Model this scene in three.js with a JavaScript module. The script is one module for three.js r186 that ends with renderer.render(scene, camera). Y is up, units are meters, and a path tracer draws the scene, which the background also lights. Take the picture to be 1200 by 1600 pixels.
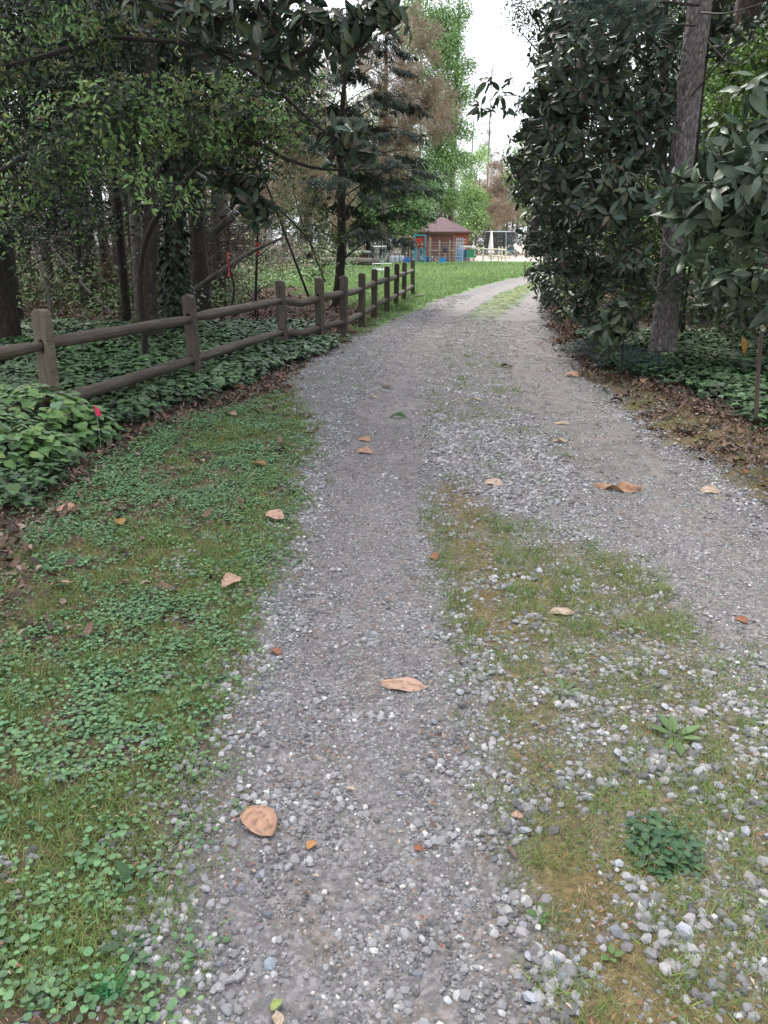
import * as THREE from 'three';
import { mergeGeometries } from 'three/addons/utils/BufferGeometryUtils.js';

// ---------------------------------------------------------------- camera, sky, sun, exposure
const scene = new THREE.Scene();
const camera = new THREE.PerspectiveCamera(67.03, 768 / 1024, 0.05, 900);
const PITCH = 19.3 * Math.PI / 180, EYE = 1.5;
camera.position.set(0, EYE, 0);
camera.rotation.set(-PITCH, 0, 0);
scene.add(camera);
const renderer = new THREE.WebGLRenderer({ antialias: true });
renderer.setSize(768, 1024);
renderer.toneMapping = THREE.LinearToneMapping;
renderer.toneMappingExposure = 2.9;
renderer.shadowMap.enabled = true;
renderer.shadowMap.type = THREE.PCFSoftShadowMap;
const SUN_TO = new THREE.Vector3(-0.25, 0.85, -0.46).normalize();
{
  const W = 256, Hh = 128, d = new Float32Array(W * Hh * 4), v = new THREE.Vector3();
  for (let j = 0; j < Hh; j++) for (let i = 0; i < W; i++) {
    const el = ((j + 0.5) / Hh - 0.5) * Math.PI, az = ((i + 0.5) / W - 0.5) * 2 * Math.PI;
    v.set(Math.cos(az) * Math.cos(el), Math.sin(el), Math.sin(az) * Math.cos(el));
    const up = Math.max(0, v.y), s = Math.max(0, v.dot(SUN_TO));
    let L = 0.62 + 0.55 * up + 0.55 * Math.pow(s, 5);
    if (v.y < 0) L *= Math.max(0.25, 1 + v.y * 4);
    const k = (j * W + i) * 4;
    d[k] = L * 0.965; d[k + 1] = L; d[k + 2] = L * 1.075; d[k + 3] = 1;
  }
  const t = new THREE.DataTexture(d, W, Hh, THREE.RGBAFormat, THREE.FloatType);
  t.mapping = THREE.EquirectangularReflectionMapping; t.minFilter = t.magFilter = THREE.LinearFilter; t.needsUpdate = true;
  scene.background = t; scene.environment = t;
}
const sun = new THREE.DirectionalLight(new THREE.Color(1, 0.95, 0.84), 2.1);
sun.name = 'sun';
sun.position.copy(SUN_TO).multiplyScalar(80).add(new THREE.Vector3(2, 0, -30));
sun.target.position.set(2, 0, -30); sun.castShadow = true; sun.shadow.radius = 40;
Object.assign(sun.shadow.camera, { left: -60, right: 60, top: 60, bottom: -60, near: 1, far: 220 });
sun.shadow.mapSize.set(4096, 4096);
scene.add(sun, sun.target);



// ---------------------------------------------------------------- helpers
function rng(seed) { let a = seed >>> 0; return () => { a = (a + 0x6d2b79f5) | 0; let t = Math.imul(a ^ (a >>> 15), 1 | a); t = (t + Math.imul(t ^ (t >>> 7), 61 | t)) ^ t; return ((t ^ (t >>> 14)) >>> 0) / 4294967296; }; }
const V = (x, y, z) => new THREE.Vector3(x, y, z);
const clamp = (x, a = 0, b = 1) => Math.min(b, Math.max(a, x)), mix = (a, b, t) => a + (b - a) * t;
const sm = (a, b, x) => { const t = clamp((x - a) / (b - a)); return t * t * (3 - 2 * t); };
const h2 = (i, j) => { let h = Math.imul(i, 374761393) + Math.imul(j, 668265263) | 0; h = Math.imul(h ^ (h >>> 13), 1274126177); return ((h ^ (h >>> 16)) >>> 0) / 4294967296; };
function vn(x, y, p = 0) {
  let i = Math.floor(x), j = Math.floor(y); const fx = x - i, fy = y - j, u = fx * fx * (3 - 2 * fx), v = fy * fy * (3 - 2 * fy);
  let i1 = i + 1, j1 = j + 1;
  if (p) { i = ((i % p) + p) % p; j = ((j % p) + p) % p; i1 = ((i1 % p) + p) % p; j1 = ((j1 % p) + p) % p; }
  const a = h2(i, j), b = h2(i1, j), c = h2(i, j1), e = h2(i1, j1);
  return a + (b - a) * u + (c - a + (a - b - c + e) * u) * v;
}
const fbm = (x, y, o = 4, p = 0) => { let s = 0, a = 0.5, n = 0; for (let k = 0; k < o; k++) { s += a * vn(x + k * 17.3 * (p ? 0 : 1), y - k * 9.1 * (p ? 0 : 1), p); n += a; x *= 2; y *= 2; p *= 2; a *= 0.5; } return s / n; };
function at(x, y, z) {               // the point of the plane at depth z that stands at pixel (x, y) of the 1200 x 1600 photograph
  const u = (x - 600) / 1208, v = (800 - y) / 1208, dy = v * Math.cos(PITCH) - Math.sin(PITCH), dz = -(Math.cos(PITCH) + v * Math.sin(PITCH)), t = z / dz;
  return V(u * t, EYE + dy * t, z);
}
function gr(x, y) { const u = (x - 600) / 1208, v = (800 - y) / 1208, dy = v * Math.cos(PITCH) - Math.sin(PITCH), dz = -(Math.cos(PITCH) + v * Math.sin(PITCH)), t = -EYE / dy; return V(u * t, 0, dz * t); }
function seen(p) {                   // [x, y] in the photograph's pixels and the depth along the view
  const y = p.y - EYE, f = -p.z * Math.cos(PITCH) - y * Math.sin(PITCH), up = y * Math.cos(PITCH) - p.z * Math.sin(PITCH);
  return [600 + 1208 * p.x / f, 800 - 1208 * up / f, f];
}
const used = {};
function numbered(n) { const k = used[n] = (used[n] ?? -1) + 1; return k ? n + '_' + String(k).padStart(3, '0') : n; }
function shade(o) { o.traverse((m) => { if (m.isMesh) { m.castShadow = true; m.receiveShadow = true; } }); return o; }
function tag(o, label, category, group, kind) { o.userData = { label, category }; if (group) o.userData.group = group; if (kind) o.userData.kind = kind; return o; }
function thing(name, p, turn, label, category, group) { const o = new THREE.Group(); o.name = numbered(name); o.position.copy(p); o.rotation.y = turn; tag(o, label, category, group); scene.add(o); return o; }
function mesh(name, geo, mat, parent) { const m = new THREE.Mesh(Array.isArray(geo) ? mergeGeometries(geo) : geo, mat); m.name = parent ? name : numbered(name); m.castShadow = m.receiveShadow = true; (parent ?? scene).add(m); return m; }
function copy(o, label, p, turn = 0, s = 1) { const c = o.clone(); c.name = numbered(o.name.replace(/_\d+$/, '')); c.userData = { ...o.userData }; if (label) c.userData.label = label; c.position.copy(p); c.rotation.y = turn; c.scale.setScalar(s); scene.add(c); return c; }
function inst(name, geo, mat, mats, cols, parent, kind = 'stuff') {
  const m = new THREE.InstancedMesh(geo, mat, mats.length); m.name = parent ? name : numbered(name);
  const c = new THREE.Color();
  for (let i = 0; i < mats.length; i++) { m.setMatrixAt(i, mats[i]); if (cols) m.setColorAt(i, c.setRGB(...cols[i])); }
  m.castShadow = m.receiveShadow = true; if (kind) m.userData.kind = kind; (parent ?? scene).add(m); return m;
}
const _q = new THREE.Quaternion(), _e = new THREE.Euler();
function mat4(p, rx, ry, rz, s) { return new THREE.Matrix4().compose(p, _q.setFromEuler(_e.set(rx, ry, rz, 'YXZ')), typeof s === 'number' ? V(s, s, s) : s); }
function aim(p, dir, spin, s) { const q = new THREE.Quaternion().setFromUnitVectors(V(0, 1, 0), dir.clone().normalize()); return new THREE.Matrix4().compose(p, q.multiply(_q.setFromAxisAngle(V(0, 1, 0), spin)), typeof s === 'number' ? V(s, s, s) : s); }
function table(rows) {               // piecewise linear x of z; rows [z, x] from near to far
  return (z) => { if (z >= rows[0][0]) return rows[0][1]; for (let i = 1; i < rows.length; i++) if (z >= rows[i][0]) { const [a, b] = rows[i - 1], [c, e] = rows[i]; return mix(b, e, (z - a) / (c - a)); } return rows[rows.length - 1][1] + (z - rows[rows.length - 1][0]) * (rows[rows.length - 1][1] - rows[rows.length - 2][1]) / (rows[rows.length - 1][0] - rows[rows.length - 2][0]); };
}
function paint(geo, r, g, b, vary = 0, R = null) {
  const n = geo.attributes.position.count, a = new Float32Array(n * 3), f = 1 + (R ? (R() - 0.5) * 2 * vary : 0);
  for (let i = 0; i < n; i++) { a[3 * i] = r * f; a[3 * i + 1] = g * f; a[3 * i + 2] = b * f; }
  geo.setAttribute('color', new THREE.BufferAttribute(a, 3)); return geo;
}
// a tapering tube through points, uv in metres, roughened by noise
function tube(pts, rad, sides = 8, opt = {}) {
  const curve = pts.length > 2 ? new THREE.CatmullRomCurve3(pts) : new THREE.LineCurve3(pts[0], pts[1]);
  const n = opt.segs ?? Math.max(2, (pts.length - 1) * 3), P = [], N = [], U = [], I = [];
  const len = curve.getLength(), t0 = curve.getTangent(0), side = Math.abs(t0.y) > 0.9 ? V(1, 0, 0) : V(0, 1, 0);
  let nx = V(0, 0, 0).crossVectors(t0, side).normalize();
  for (let i = 0; i <= n; i++) {
    const t = i / n, c = curve.getPoint(t), T = curve.getTangent(t);
    nx.sub(T.clone().multiplyScalar(nx.dot(T))).normalize(); const ny = V(0, 0, 0).crossVectors(T, nx);
    const ri = t * (rad.length - 1), k = Math.min(rad.length - 2, Math.floor(ri)), r = mix(rad[k], rad[k + 1], ri - k);
    for (let j = 0; j <= sides; j++) {
      const a = (j / sides) * Math.PI * 2, w = opt.rough ? 1 + opt.rough * (vn((j % sides) * 1.7 + (opt.seed ?? 0), t * len * (opt.freq ?? 5) + (opt.seed ?? 0) * 3.1) - 0.5) * 2 : 1;
      const d = nx.clone().multiplyScalar(Math.cos(a)).add(ny.clone().multiplyScalar(Math.sin(a)));
      P.push(c.x + d.x * r * w, c.y + d.y * r * w, c.z + d.z * r * w); N.push(d.x, d.y, d.z); U.push((j / sides) * Math.max(1, Math.round(r * 6.28 / (opt.tile ?? 0.5))) * 1, t * len / (opt.tileV ?? 1));
    }
  }
  const w = sides + 1;
  for (let i = 0; i < n; i++) for (let j = 0; j < sides; j++) { const a = i * w + j; I.push(a, a + 1, a + w, a + 1, a + w + 1, a + w); }
  if (opt.caps) for (const e of [0, n]) {
    const c = curve.getPoint(e / n), T = curve.getTangent(e / n).multiplyScalar(e ? 1 : -1), s = P.length / 3; P.push(c.x, c.y, c.z); N.push(T.x, T.y, T.z); U.push(0.5, 0.5);
    for (let j = 0; j <= sides; j++) { const q = (e * w + j) * 3; P.push(P[q], P[q + 1], P[q + 2]); N.push(T.x, T.y, T.z); U.push(0.5 + 0.1 * Math.cos(j), 0.5 + 0.1 * Math.sin(j)); }
    for (let j = 0; j < sides; j++) e ? I.push(s, s + 1 + j, s + 2 + j) : I.push(s, s + 2 + j, s + 1 + j);
  }
  const g = new THREE.BufferGeometry();
  g.setAttribute('position', new THREE.Float32BufferAttribute(P, 3)); g.setAttribute('normal', new THREE.Float32BufferAttribute(N, 3)); g.setAttribute('uv', new THREE.Float32BufferAttribute(U, 2)); g.setIndex(I);
  if (opt.rough) g.computeVertexNormals();
  return g;
}
// a leaf in the xz plane, stalk at the origin, tip towards +z
const OVAL = (t) => Math.pow(Math.sin(Math.PI * Math.pow(t, 0.85)), 0.8), HEART = (t) => (t < 0.12 ? 0.75 + t * 2 : Math.pow(1 - (t - 0.12) / 0.88, 0.75)) * 1, ROUND = (t) => Math.sqrt(Math.max(0, 1 - (2 * t - 1) ** 2));
function leaf(len, wid, o = {}) {
  const n = o.segs ?? 4, P = [], U = [], I = [], f = o.shape ?? OVAL, fold = o.fold ?? 0.25, curl = o.curl ?? 0.15, st = o.stalk ?? 0;
  for (let i = 0; i <= n; i++) {
    const t = i / n, w = f(t) * wid / 2, y = -curl * len * t * t + (o.wave ?? 0) * len * Math.sin(t * 7 + (o.ph ?? 0)), z = st + len * t, tw = (o.wave ?? 0) * len * 0.8 * Math.sin(t * 9 + (o.ph ?? 0) * 2);
    P.push(-w, y + w * fold + tw, z, 0, y, z, w, y + w * fold - tw, z); U.push(0, t, 0.5, t, 1, t);
  }
  for (let i = 0; i < n; i++) { const a = i * 3; for (const k of [0, 1]) I.push(a + k, a + k + 3, a + k + 1, a + k + 1, a + k + 3, a + k + 4); }
  const g = new THREE.BufferGeometry();
  g.setAttribute('position', new THREE.Float32BufferAttribute(P, 3)); g.setAttribute('uv', new THREE.Float32BufferAttribute(U, 2)); g.setIndex(I); g.computeVertexNormals();
  return g;
}
function polyLeaf(pts, lift = 0.12) {   // a lobed leaf from an outline [x, z], fanned about a slightly raised centre
  const P = [0, 0, 0.3], U = [0.5, 0.5], I = [];
  pts.forEach(([x, z]) => { P.push(x, -lift * (x * x + (z - 0.3) ** 2), z); U.push(x + 0.5, z); });
  for (let i = 0; i < pts.length; i++) I.push(0, 1 + i, 1 + (i + 1) % pts.length);
  const g = new THREE.BufferGeometry(); g.setAttribute('position', new THREE.Float32BufferAttribute(P, 3)); g.setAttribute('uv', new THREE.Float32BufferAttribute(U, 2)); g.setIndex(I); g.computeVertexNormals(); return g;
}
const IVY = polyLeaf([[0, 0], [-0.28, -0.12], [-0.3, 0.12], [-0.55, 0.3], [-0.26, 0.5], [0, 1], [0.26, 0.5], [0.55, 0.3], [0.3, 0.12], [0.28, -0.12]]);
const GRAPE = polyLeaf([[0, 0.02], [-0.2, -0.14], [-0.44, 0], [-0.52, 0.28], [-0.4, 0.5], [-0.24, 0.66], [0, 1], [0.24, 0.66], [0.4, 0.5], [0.52, 0.28], [0.44, 0], [0.2, -0.14]], 0.25);
// ---------------------------------------------------------------- computed textures
function tex(w, h, fn, srgb, rep = true) {
  const d = new Uint8Array(w * h * 4), c = [0, 0, 0];
  for (let j = 0; j < h; j++) for (let i = 0; i < w; i++) { fn(i / w, j / h, c, i, j); const k = (j * w + i) * 4; for (let q = 0; q < 3; q++) d[k + q] = 255 * clamp(srgb ? Math.pow(clamp(c[q]), 1 / 2.2) : c[q]); d[k + 3] = 255; }
  const t = new THREE.DataTexture(d, w, h); t.magFilter = THREE.LinearFilter; t.minFilter = THREE.LinearFilter; if (rep) t.wrapS = t.wrapT = THREE.RepeatWrapping; if (srgb) t.colorSpace = THREE.SRGBColorSpace; t.needsUpdate = true; return t;
}
function barkFn(u, v) { const w = fbm(u * 6, v * 6, 3, 6); const r = Math.abs(fbm(u * 12 + w * 2.2, v * 4 + w, 4, 0) - 0.5) * 2; return clamp(r * 1.5); }
const seam = (f) => (u, v) => { const k = sm(0, 0.15, u) , l = sm(0, 0.1, v); return mix(mix(f(u + 1, v + 1), f(u, v + 1), k), mix(f(u + 1, v), f(u, v), k), l); };
const barkS = seam(barkFn);
const barkH = new Float32Array(192 * 384); for (let j = 0; j < 384; j++) for (let i = 0; i < 192; i++) barkH[j * 192 + i] = barkS(i / 192, j / 384);
function barkTex(a, b) { return tex(192, 384, (u, v, c, i, j) => { const t = barkH[j * 192 + i], g = 0.85 + 0.3 * fbm(u * 9, v * 9, 3, 9); for (let q = 0; q < 3; q++) c[q] = mix(a[q], b[q], t) * g; }, true); }
const barkBump = tex(192, 384, (u, v, c, i, j) => { c[0] = c[1] = c[2] = barkH[j * 192 + i]; }, false);
const woodTex = (a, b) => tex(128, 512, (u, v, c) => { const g = fbm(u * 24 + fbm(u * 4, v * 3, 2, 0) * 2, v * 5, 4, 0), k = sm(0.5, 0.75, fbm(u * 5, v * 7, 3, 0)); for (let q = 0; q < 3; q++) c[q] = mix(a[q], b[q], g) * (1 - 0.25 * k); }, true);
const woodBump = tex(128, 512, (u, v, c) => { c[0] = c[1] = c[2] = fbm(u * 30, v * 4, 3, 0); }, false);
const std = (o) => new THREE.MeshStandardMaterial({ roughness: 0.9, ...o });
const leafMat = (rough, thr, o = {}) => new THREE.MeshPhysicalMaterial({ vertexColors: true, roughness: rough, transmission: thr, thickness: 0, side: THREE.DoubleSide, ior: 1.45, ...o });
const M = {
  darkBark: std({ map: barkTex([0.02, 0.016, 0.014], [0.07, 0.057, 0.049]), bumpMap: barkBump, bumpScale: 0.015 }),
  greyBark: std({ map: barkTex([0.06, 0.05, 0.043], [0.22, 0.19, 0.165]), bumpMap: barkBump, bumpScale: 0.012 }),
  paleBark: std({ map: barkTex([0.16, 0.14, 0.12], [0.42, 0.38, 0.33]), bumpMap: barkBump, bumpScale: 0.008 }),
  twig: std({ color: new THREE.Color(0.055, 0.043, 0.036) }),
  brownTwig: std({ color: new THREE.Color(0.20, 0.145, 0.10) }),
  rail: std({ map: woodTex([0.055, 0.043, 0.034], [0.17, 0.135, 0.106]), bumpMap: woodBump, bumpScale: 0.007 }),
  leaf: leafMat(0.6, 0.3), gloss: std({ vertexColors: true, roughness: 0.45, side: THREE.DoubleSide }), ivy: std({ vertexColors: true, roughness: 0.58, side: THREE.DoubleSide }), dry: std({ vertexColors: true, roughness: 0.85, side: THREE.DoubleSide }),
  stone: std({ vertexColors: true, roughness: 0.85 }), grass: std({ vertexColors: true, roughness: 0.75, side: THREE.DoubleSide }), matte: std({ vertexColors: true, roughness: 0.6, side: THREE.DoubleSide }), cedar: std({ vertexColors: true, roughness: 0.8, side: THREE.DoubleSide }),
};
// ---------------------------------------------------------------- what the ground is made of at (x, z)
const gL = table([[0, -0.62], [-1.14, -0.54], [-1.68, -0.54], [-2.74, -0.52], [-3.7, -0.5], [-5.4, -0.54], [-6.6, -0.62], [-7.4, -0.85], [-8.6, -1.12], [-10.6, -0.92], [-12.8, -0.5], [-14.8, 0.0], [-21.3, 1.4], [-29.4, 3.74], [-39.3, 7.3], [-52, 13]]);
const gR = table([[0, 2.6], [-4.3, 2.3], [-5.4, 2.3], [-6.4, 2.2], [-8.6, 2.35], [-12, 2.65], [-19.2, 3.9], [-31.8, 7.2], [-39.3, 10.3], [-52, 16]]);
const tL = table([[0, -0.02], [-1.7, -0.03], [-2.7, -0.05], [-4.3, -0.08], [-6.9, 0.05], [-10.6, 0.35], [-16, 1.16], [-24, 3.06], [-36.4, 7], [-52, 13.6]]);
const tR = table([[0, 1.62], [-2.7, 1.6], [-3.5, 1.68], [-4.9, 1.7], [-6.7, 1.68], [-9.5, 1.88], [-16, 2.65], [-25.5, 5.0], [-36.4, 8.9], [-52, 15.4]]);
const cL = table([[0, -1.7], [-3, -1.72], [-3.8, -1.85], [-5.1, -1.97], [-6.4, -1.8], [-7.0, -1.55], [-7.7, -1.25], [-8.4, -0.95], [-10.9, -0.3], [-14, 0]]);
const iL = table([[0, -2.2], [-4, -2.1], [-5.4, -2.3], [-6.9, -2.1], [-7.8, -1.78], [-9, -1.45], [-10.3, -1.12], [-12.8, -0.7], [-14, -0.8], [-16, -2.5], [-20, -3.2]]);
const iR = table([[0, 3.3], [-6.2, 3.12], [-7.8, 3.1], [-9.5, 2.85], [-13.7, 3.3], [-24, 5.6], [-32, 8.2], [-40, 11.5]]);
const fenceX = table([[0, -4.0], [-6.3, -2.72], [-8.6, -2.08], [-11.58, -1.45], [-13.03, -0.67], [-14.54, -0.41], [-18, 0.07], [-23.4, 0.84], [-30, 1.9]]);
function H(x, z) {
  let h = 0.03 * (fbm(x * 0.35 + 7, z * 0.35, 2) - 0.5) + 0.012 * (fbm(x * 3, z * 3 + 40, 2) - 0.5);
  const l = x - tL(z), r = x - tR(z), f = sm(-60, -20, z);
  h -= 0.025 * f * Math.exp(-l * l / 0.09) + 0.025 * f * Math.exp(-r * r / 0.09);
  h += 0.02 * sm(0.2, 1.4, gL(z) - x) * f;
  h += 0.05 * sm(0.1, 0.8, x - gR(z)) * f;
  return h;
}
// weights [track, gravel, moss, litter, clover, grass, ivy floor]
function surf(x, z) {
  const n1 = fbm(x * 1.6, z * 1.6, 4), n2 = fbm(x * 4.5 + 31, z * 4.5, 4), n3 = fbm(x * 12 + 3, z * 12 + 9, 3), wob = (n1 - 0.5) * 0.55 + (n2 - 0.5) * 0.35;
  const o = { track: 0, gravel: 0, moss: 0, litter: 0, clover: 0, grass: 0, floor: 0, n1, n2, n3 };
  const dl = gL(z) - x + wob * 0.6, dr = x - gR(z) + wob * 0.7;
  if (z < -62) { const sand = sm(-1, 1, x - 7 + (n1 - 0.5) * 3); o.floor = 1 - sand; o.sand = sand; return o; }
  o.sand = sm(-52, -58, z + wob * 3) * sm(-1, 1, x - 9.5 - (z + 57) * -0.3);
  if (dl > -0.12) {                                                     // left of the driveway
    const out = sm(-0.12, 0.18, dl);
    if (z < -12.5) {
      const fx = fenceX(z) - 0.25 + wob, lawn = sm(-0.4, 0.5, x - fx + sm(-17, -25, z) * 3.5), far = sm(-20, -27, z);
      const wood = z < -27 ? sm(-1, 1, -6.5 + (z + 27) * 0.02 + wob - x) : 1 - lawn;
      o.grass = out * (1 - wood); o.litter = out * wood * (1 - far * 0.3); o.floor = out * wood * far * 0.3;
    } else {
      const c = cL(z) + 0.02 + wob * 0.5, cl = sm(-0.18, 0.12, x - c), iv = sm(-0.1, 0.1, iL(z) - x + wob * 0.3);
      const edge = sm(0.5, 0.1, dl) * 0.8, patch = sm(0.50, 0.60, n1 + (n2 - 0.5) * 0.5), bare = sm(0.48, 0.60, n2 * 0.6 + n3 * 0.4) * 0.85, near = sm(-2.2, -1.5, z);
      const g = clamp(Math.max(edge, patch * 0.75, near * 0.75) * (1 - bare));
      const cp = sm(0.35, 0.50, fbm(x * 2.3 + 50, z * 2.3, 3)); o.clover = out * cl * (1 - g) * (1 - bare) * (0.15 + 0.85 * cp); o.grass = out * cl * (g + (1 - g) * (1 - cp) * 0.35); o.litter = out * ((1 - cl) * (1 - iv) + cl * bare * 0.9); o.floor = out * (1 - cl) * iv;
    }
    const k = 1 - out; o.gravel = k;
  } else if (dr > -0.1) {                                                // right of it
    const out = sm(-0.1, 0.15, dr), iv = sm(-0.15, 0.15, x - iR(z) + wob * 0.5), mossy = sm(1.0, 0.1, dr) * sm(0.4, 0.55, n1 + 0.1) * sm(-13, -5, z);
    o.moss = out * mossy * (1 - iv); o.litter = out * (1 - iv) * (1 - mossy); o.floor = out * iv; o.gravel = 1 - out;
    if (z < -19) { const g = sm(-34, -36, z); o.grass = out * g; o.litter *= 1 - g; o.floor *= 1 - g; }
  } else {
    const wl = 0.34 + 0.06 * sm(-3, -1, z), l = Math.abs(x - tL(z) + wob * 0.3) / wl, r = Math.abs(x - tR(z) + wob * 0.3) / 0.42;
    const tr = Math.max(sm(1.25, 0.7, l), sm(1.25, 0.7, r) * sm(-2.0, -2.8, z + wob));
    const med = sm(0.2, 0.45, x - tL(z)) * sm(0.2, 0.4, tR(z) - x + 0.9 * sm(-2.9, -2.0, z));
    // moss and grass on the middle strip: strong near, white gravel 4.4 to 6.6 m out, thin green again beyond
    const zone = sm(-4.5, -3.9, z + (x - 0.6) * -1.1) * sm(-0.9, -2.1, z + (n1 - 0.5) * 1.6) + 0.45 * sm(-1.0, -1.6, -z - 3.2), mossline = sm(0.32, 0.5, x - tL(z)) * sm(0.8, 0.5, x - tL(z)) * sm(-5.4, -4.4, z);
    const far = sm(-13, -22, z) * 0.8, pat = sm(0.43, 0.60, n1 * 0.65 + n2 * 0.35), pat2 = sm(0.52, 0.6, n2 * 0.7 + n3 * 0.3), mid = sm(-4.5, -7, z) * 0.2;
    const g = clamp(Math.max(zone * (0.42 + pat * 0.55), mid * pat2, far * 0.9, sm(-2.2, -1.2, z) * pat * 0.9)) * med;
    o.track = tr * (1 - g); const green = g * (1 - tr * 0.6);
    const ms = clamp(Math.max(mossline * (0.6 + 0.4 * sm(0.35, 0.55, n1)), green * (1 - pat2) * 0.8) * (1 - tr));
    o.moss = ms; o.grass = green * (1 - ms); o.gravel = clamp(1 - o.track - o.moss - o.grass);
    const speck = sm(0.64, 0.72, n2) * 0.5; o.litter = o.gravel * speck * sm(-3.2, -1.6, z); o.gravel -= o.litter;
  }
  return o;
}
const COL = { track: [0.165, 0.152, 0.153], gravel: [0.135, 0.126, 0.126], moss: [0.135, 0.10, 0.04], litter: [0.085, 0.052, 0.034], clover: [0.05, 0.055, 0.025], grass: [0.095, 0.095, 0.036], floor: [0.04, 0.032, 0.022], sand: [0.5, 0.44, 0.37] };
function groundColour(x, z, c, fine) {
  const s = surf(x, z), g1 = fine ? vn(x * 160, z * 160) : vn(x * 40, z * 40), g2 = vn(x * 70 + 9, z * 70 + 4), k = 0.55 + 0.55 * g1 + 0.35 * g2, lawn = z < -14 ? 1 : 0;
  c[0] = c[1] = c[2] = 0;
  for (const n in COL) { const w = s[n] ?? 0; if (w > 0) { const q = COL[n], t = n === 'grass' && lawn ? [0.10, 0.2, 0.045] : q; for (let i = 0; i < 3; i++) c[i] += t[i] * w; } }
  const st = fine && g2 > 0.62 ? 1.25 : 1, du = (0.82 + 0.36 * s.n2) * k * st, brown = sm(0.55, 0.8, s.n3) * 0.25;
  c[0] *= du * (1 + brown * 0.1); c[1] *= du * (1 - brown * 0.25); c[2] *= du * (1 - brown * 0.5);
}
const ZA = { x0: -2.6, x1: 2.9, z0: 0.4, z1: -5.1 }, ZB = { x0: -9, x1: 12, z0: -5.1, z1: -40 };
const mapOf = (Z, n, m, fine) => tex(n, m, (u, v, c) => groundColour(mix(Z.x0, Z.x1, u), mix(Z.z0, Z.z1, v), c, fine), true, false);
const grit = tex(512, 512, (u, v, c) => { c[0] = c[1] = c[2] = 0.6 * vn(u * 96, v * 96, 96) + 0.4 * vn(u * 200, v * 200, 200); }, false);
const gritFor = (Z) => { const t = grit.clone(); t.repeat.set((Z.x1 - Z.x0) / 0.9, (Z.z0 - Z.z1) / 0.9); t.needsUpdate = true; return t; };
const matA = std({ map: mapOf(ZA, 1536, 1536, true), bumpMap: gritFor(ZA), bumpScale: 0.006, roughness: 0.95 });
const matB = std({ map: mapOf(ZB, 1024, 1800, false), bumpMap: gritFor(ZB), bumpScale: 0.006, roughness: 0.95 });
const matOut = std({ vertexColors: true, roughness: 1 });
function sheet(xs, zs, Z, lift, edge) {   // grid of xs x zs; edge = [left(z), right(z)] maps xs 0..1 between them
  const P = [], U = [], C = [], I = [], c = [0, 0, 0];
  zs.forEach((z) => xs.forEach((q) => { const x = edge ? mix(edge[0](z), edge[1](z), q) : q; P.push(x, H(x, z) + lift, z); U.push(Z ? (x - Z.x0) / (Z.x1 - Z.x0) : x, Z ? (z - Z.z0) / (Z.z1 - Z.z0) : z); if (Z) C.push(1, 1, 1); else { groundColour(x, z, c, false); C.push(...c); } }));
  const w = xs.length;
  for (let j = 0; j < zs.length - 1; j++) for (let i = 0; i < w - 1; i++) { const a = j * w + i; I.push(a, a + 1, a + w, a + 1, a + w + 1, a + w); }
  const g = new THREE.BufferGeometry(); g.setAttribute('position', new THREE.Float32BufferAttribute(P, 3)); g.setAttribute('uv', new THREE.Float32BufferAttribute(U, 2)); g.setAttribute('color', new THREE.Float32BufferAttribute(C, 3)); g.setIndex(I); g.computeVertexNormals(); return g;
}
const span = (a, b, n) => Array.from({ length: n + 1 }, (_, i) => a + (b - a) * i / n);
{
  const geo = [sheet(span(ZA.x0, ZA.x1, 110), span(ZA.z0, ZA.z1, 110), ZA, 0), sheet(span(ZB.x0, ZB.x1, 120), span(ZB.z0, ZB.z1, 180), ZB, 0)];
  const out = [sheet(span(-9, ZA.x0, 24), span(ZA.z0, ZA.z1, 20), null, 0), sheet(span(ZA.x1, 12, 24), span(ZA.z0, ZA.z1, 20), null, 0), sheet(span(-9, 12, 84), span(-40, -62, 60), null, 0), sheet(span(-9, 12, 50), span(-62, -90, 30), null, 0),
    sheet(span(-60, -9, 40), span(0.4, -90, 70), null, 0), sheet(span(12, 60, 40), span(0.4, -90, 70), null, 0), sheet(span(-400, 400, 20), span(-90, -420, 10), null, 0), sheet([-400, -200, -60], span(0.4, -90, 6), null, 0), sheet([60, 200, 400], span(0.4, -90, 6), null, 0), sheet(span(-400, 400, 16), span(300, 0.4, 12), null, 0)];
  const g = mergeGeometries([geo[0], geo[1], mergeGeometries(out)], true);
  tag(mesh('ground', g, [matA, matB, matOut]), 'shady woodland ground of soil, moss and leaf litter beside the gravel driveway', 'ground', null, 'structure');
  const q = span(0.012, 0.988, 40), eL = (z) => gL(z) - 0.04 + 0.12 * (fbm(z * 1.3, 3, 3) - 0.5), eR = (z) => gR(z) + 0.12 * (fbm(z * 1.3, 13, 3) - 0.5);
  const d = mergeGeometries([sheet(q, span(0.4, ZA.z1, 110), ZA, 0.004, [eL, eR]), sheet(q, span(ZB.z0, -40, 180), ZB, 0.004, [eL, eR]), sheet(q, span(-40, -56, 40), null, 0.004, [eL, eR])], true);
  tag(mesh('gravel_driveway', d, [matA, matB, matOut]), 'grey gravel driveway with two wheel tracks bending right towards the hut', 'driveway', null, 'structure');
}
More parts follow.
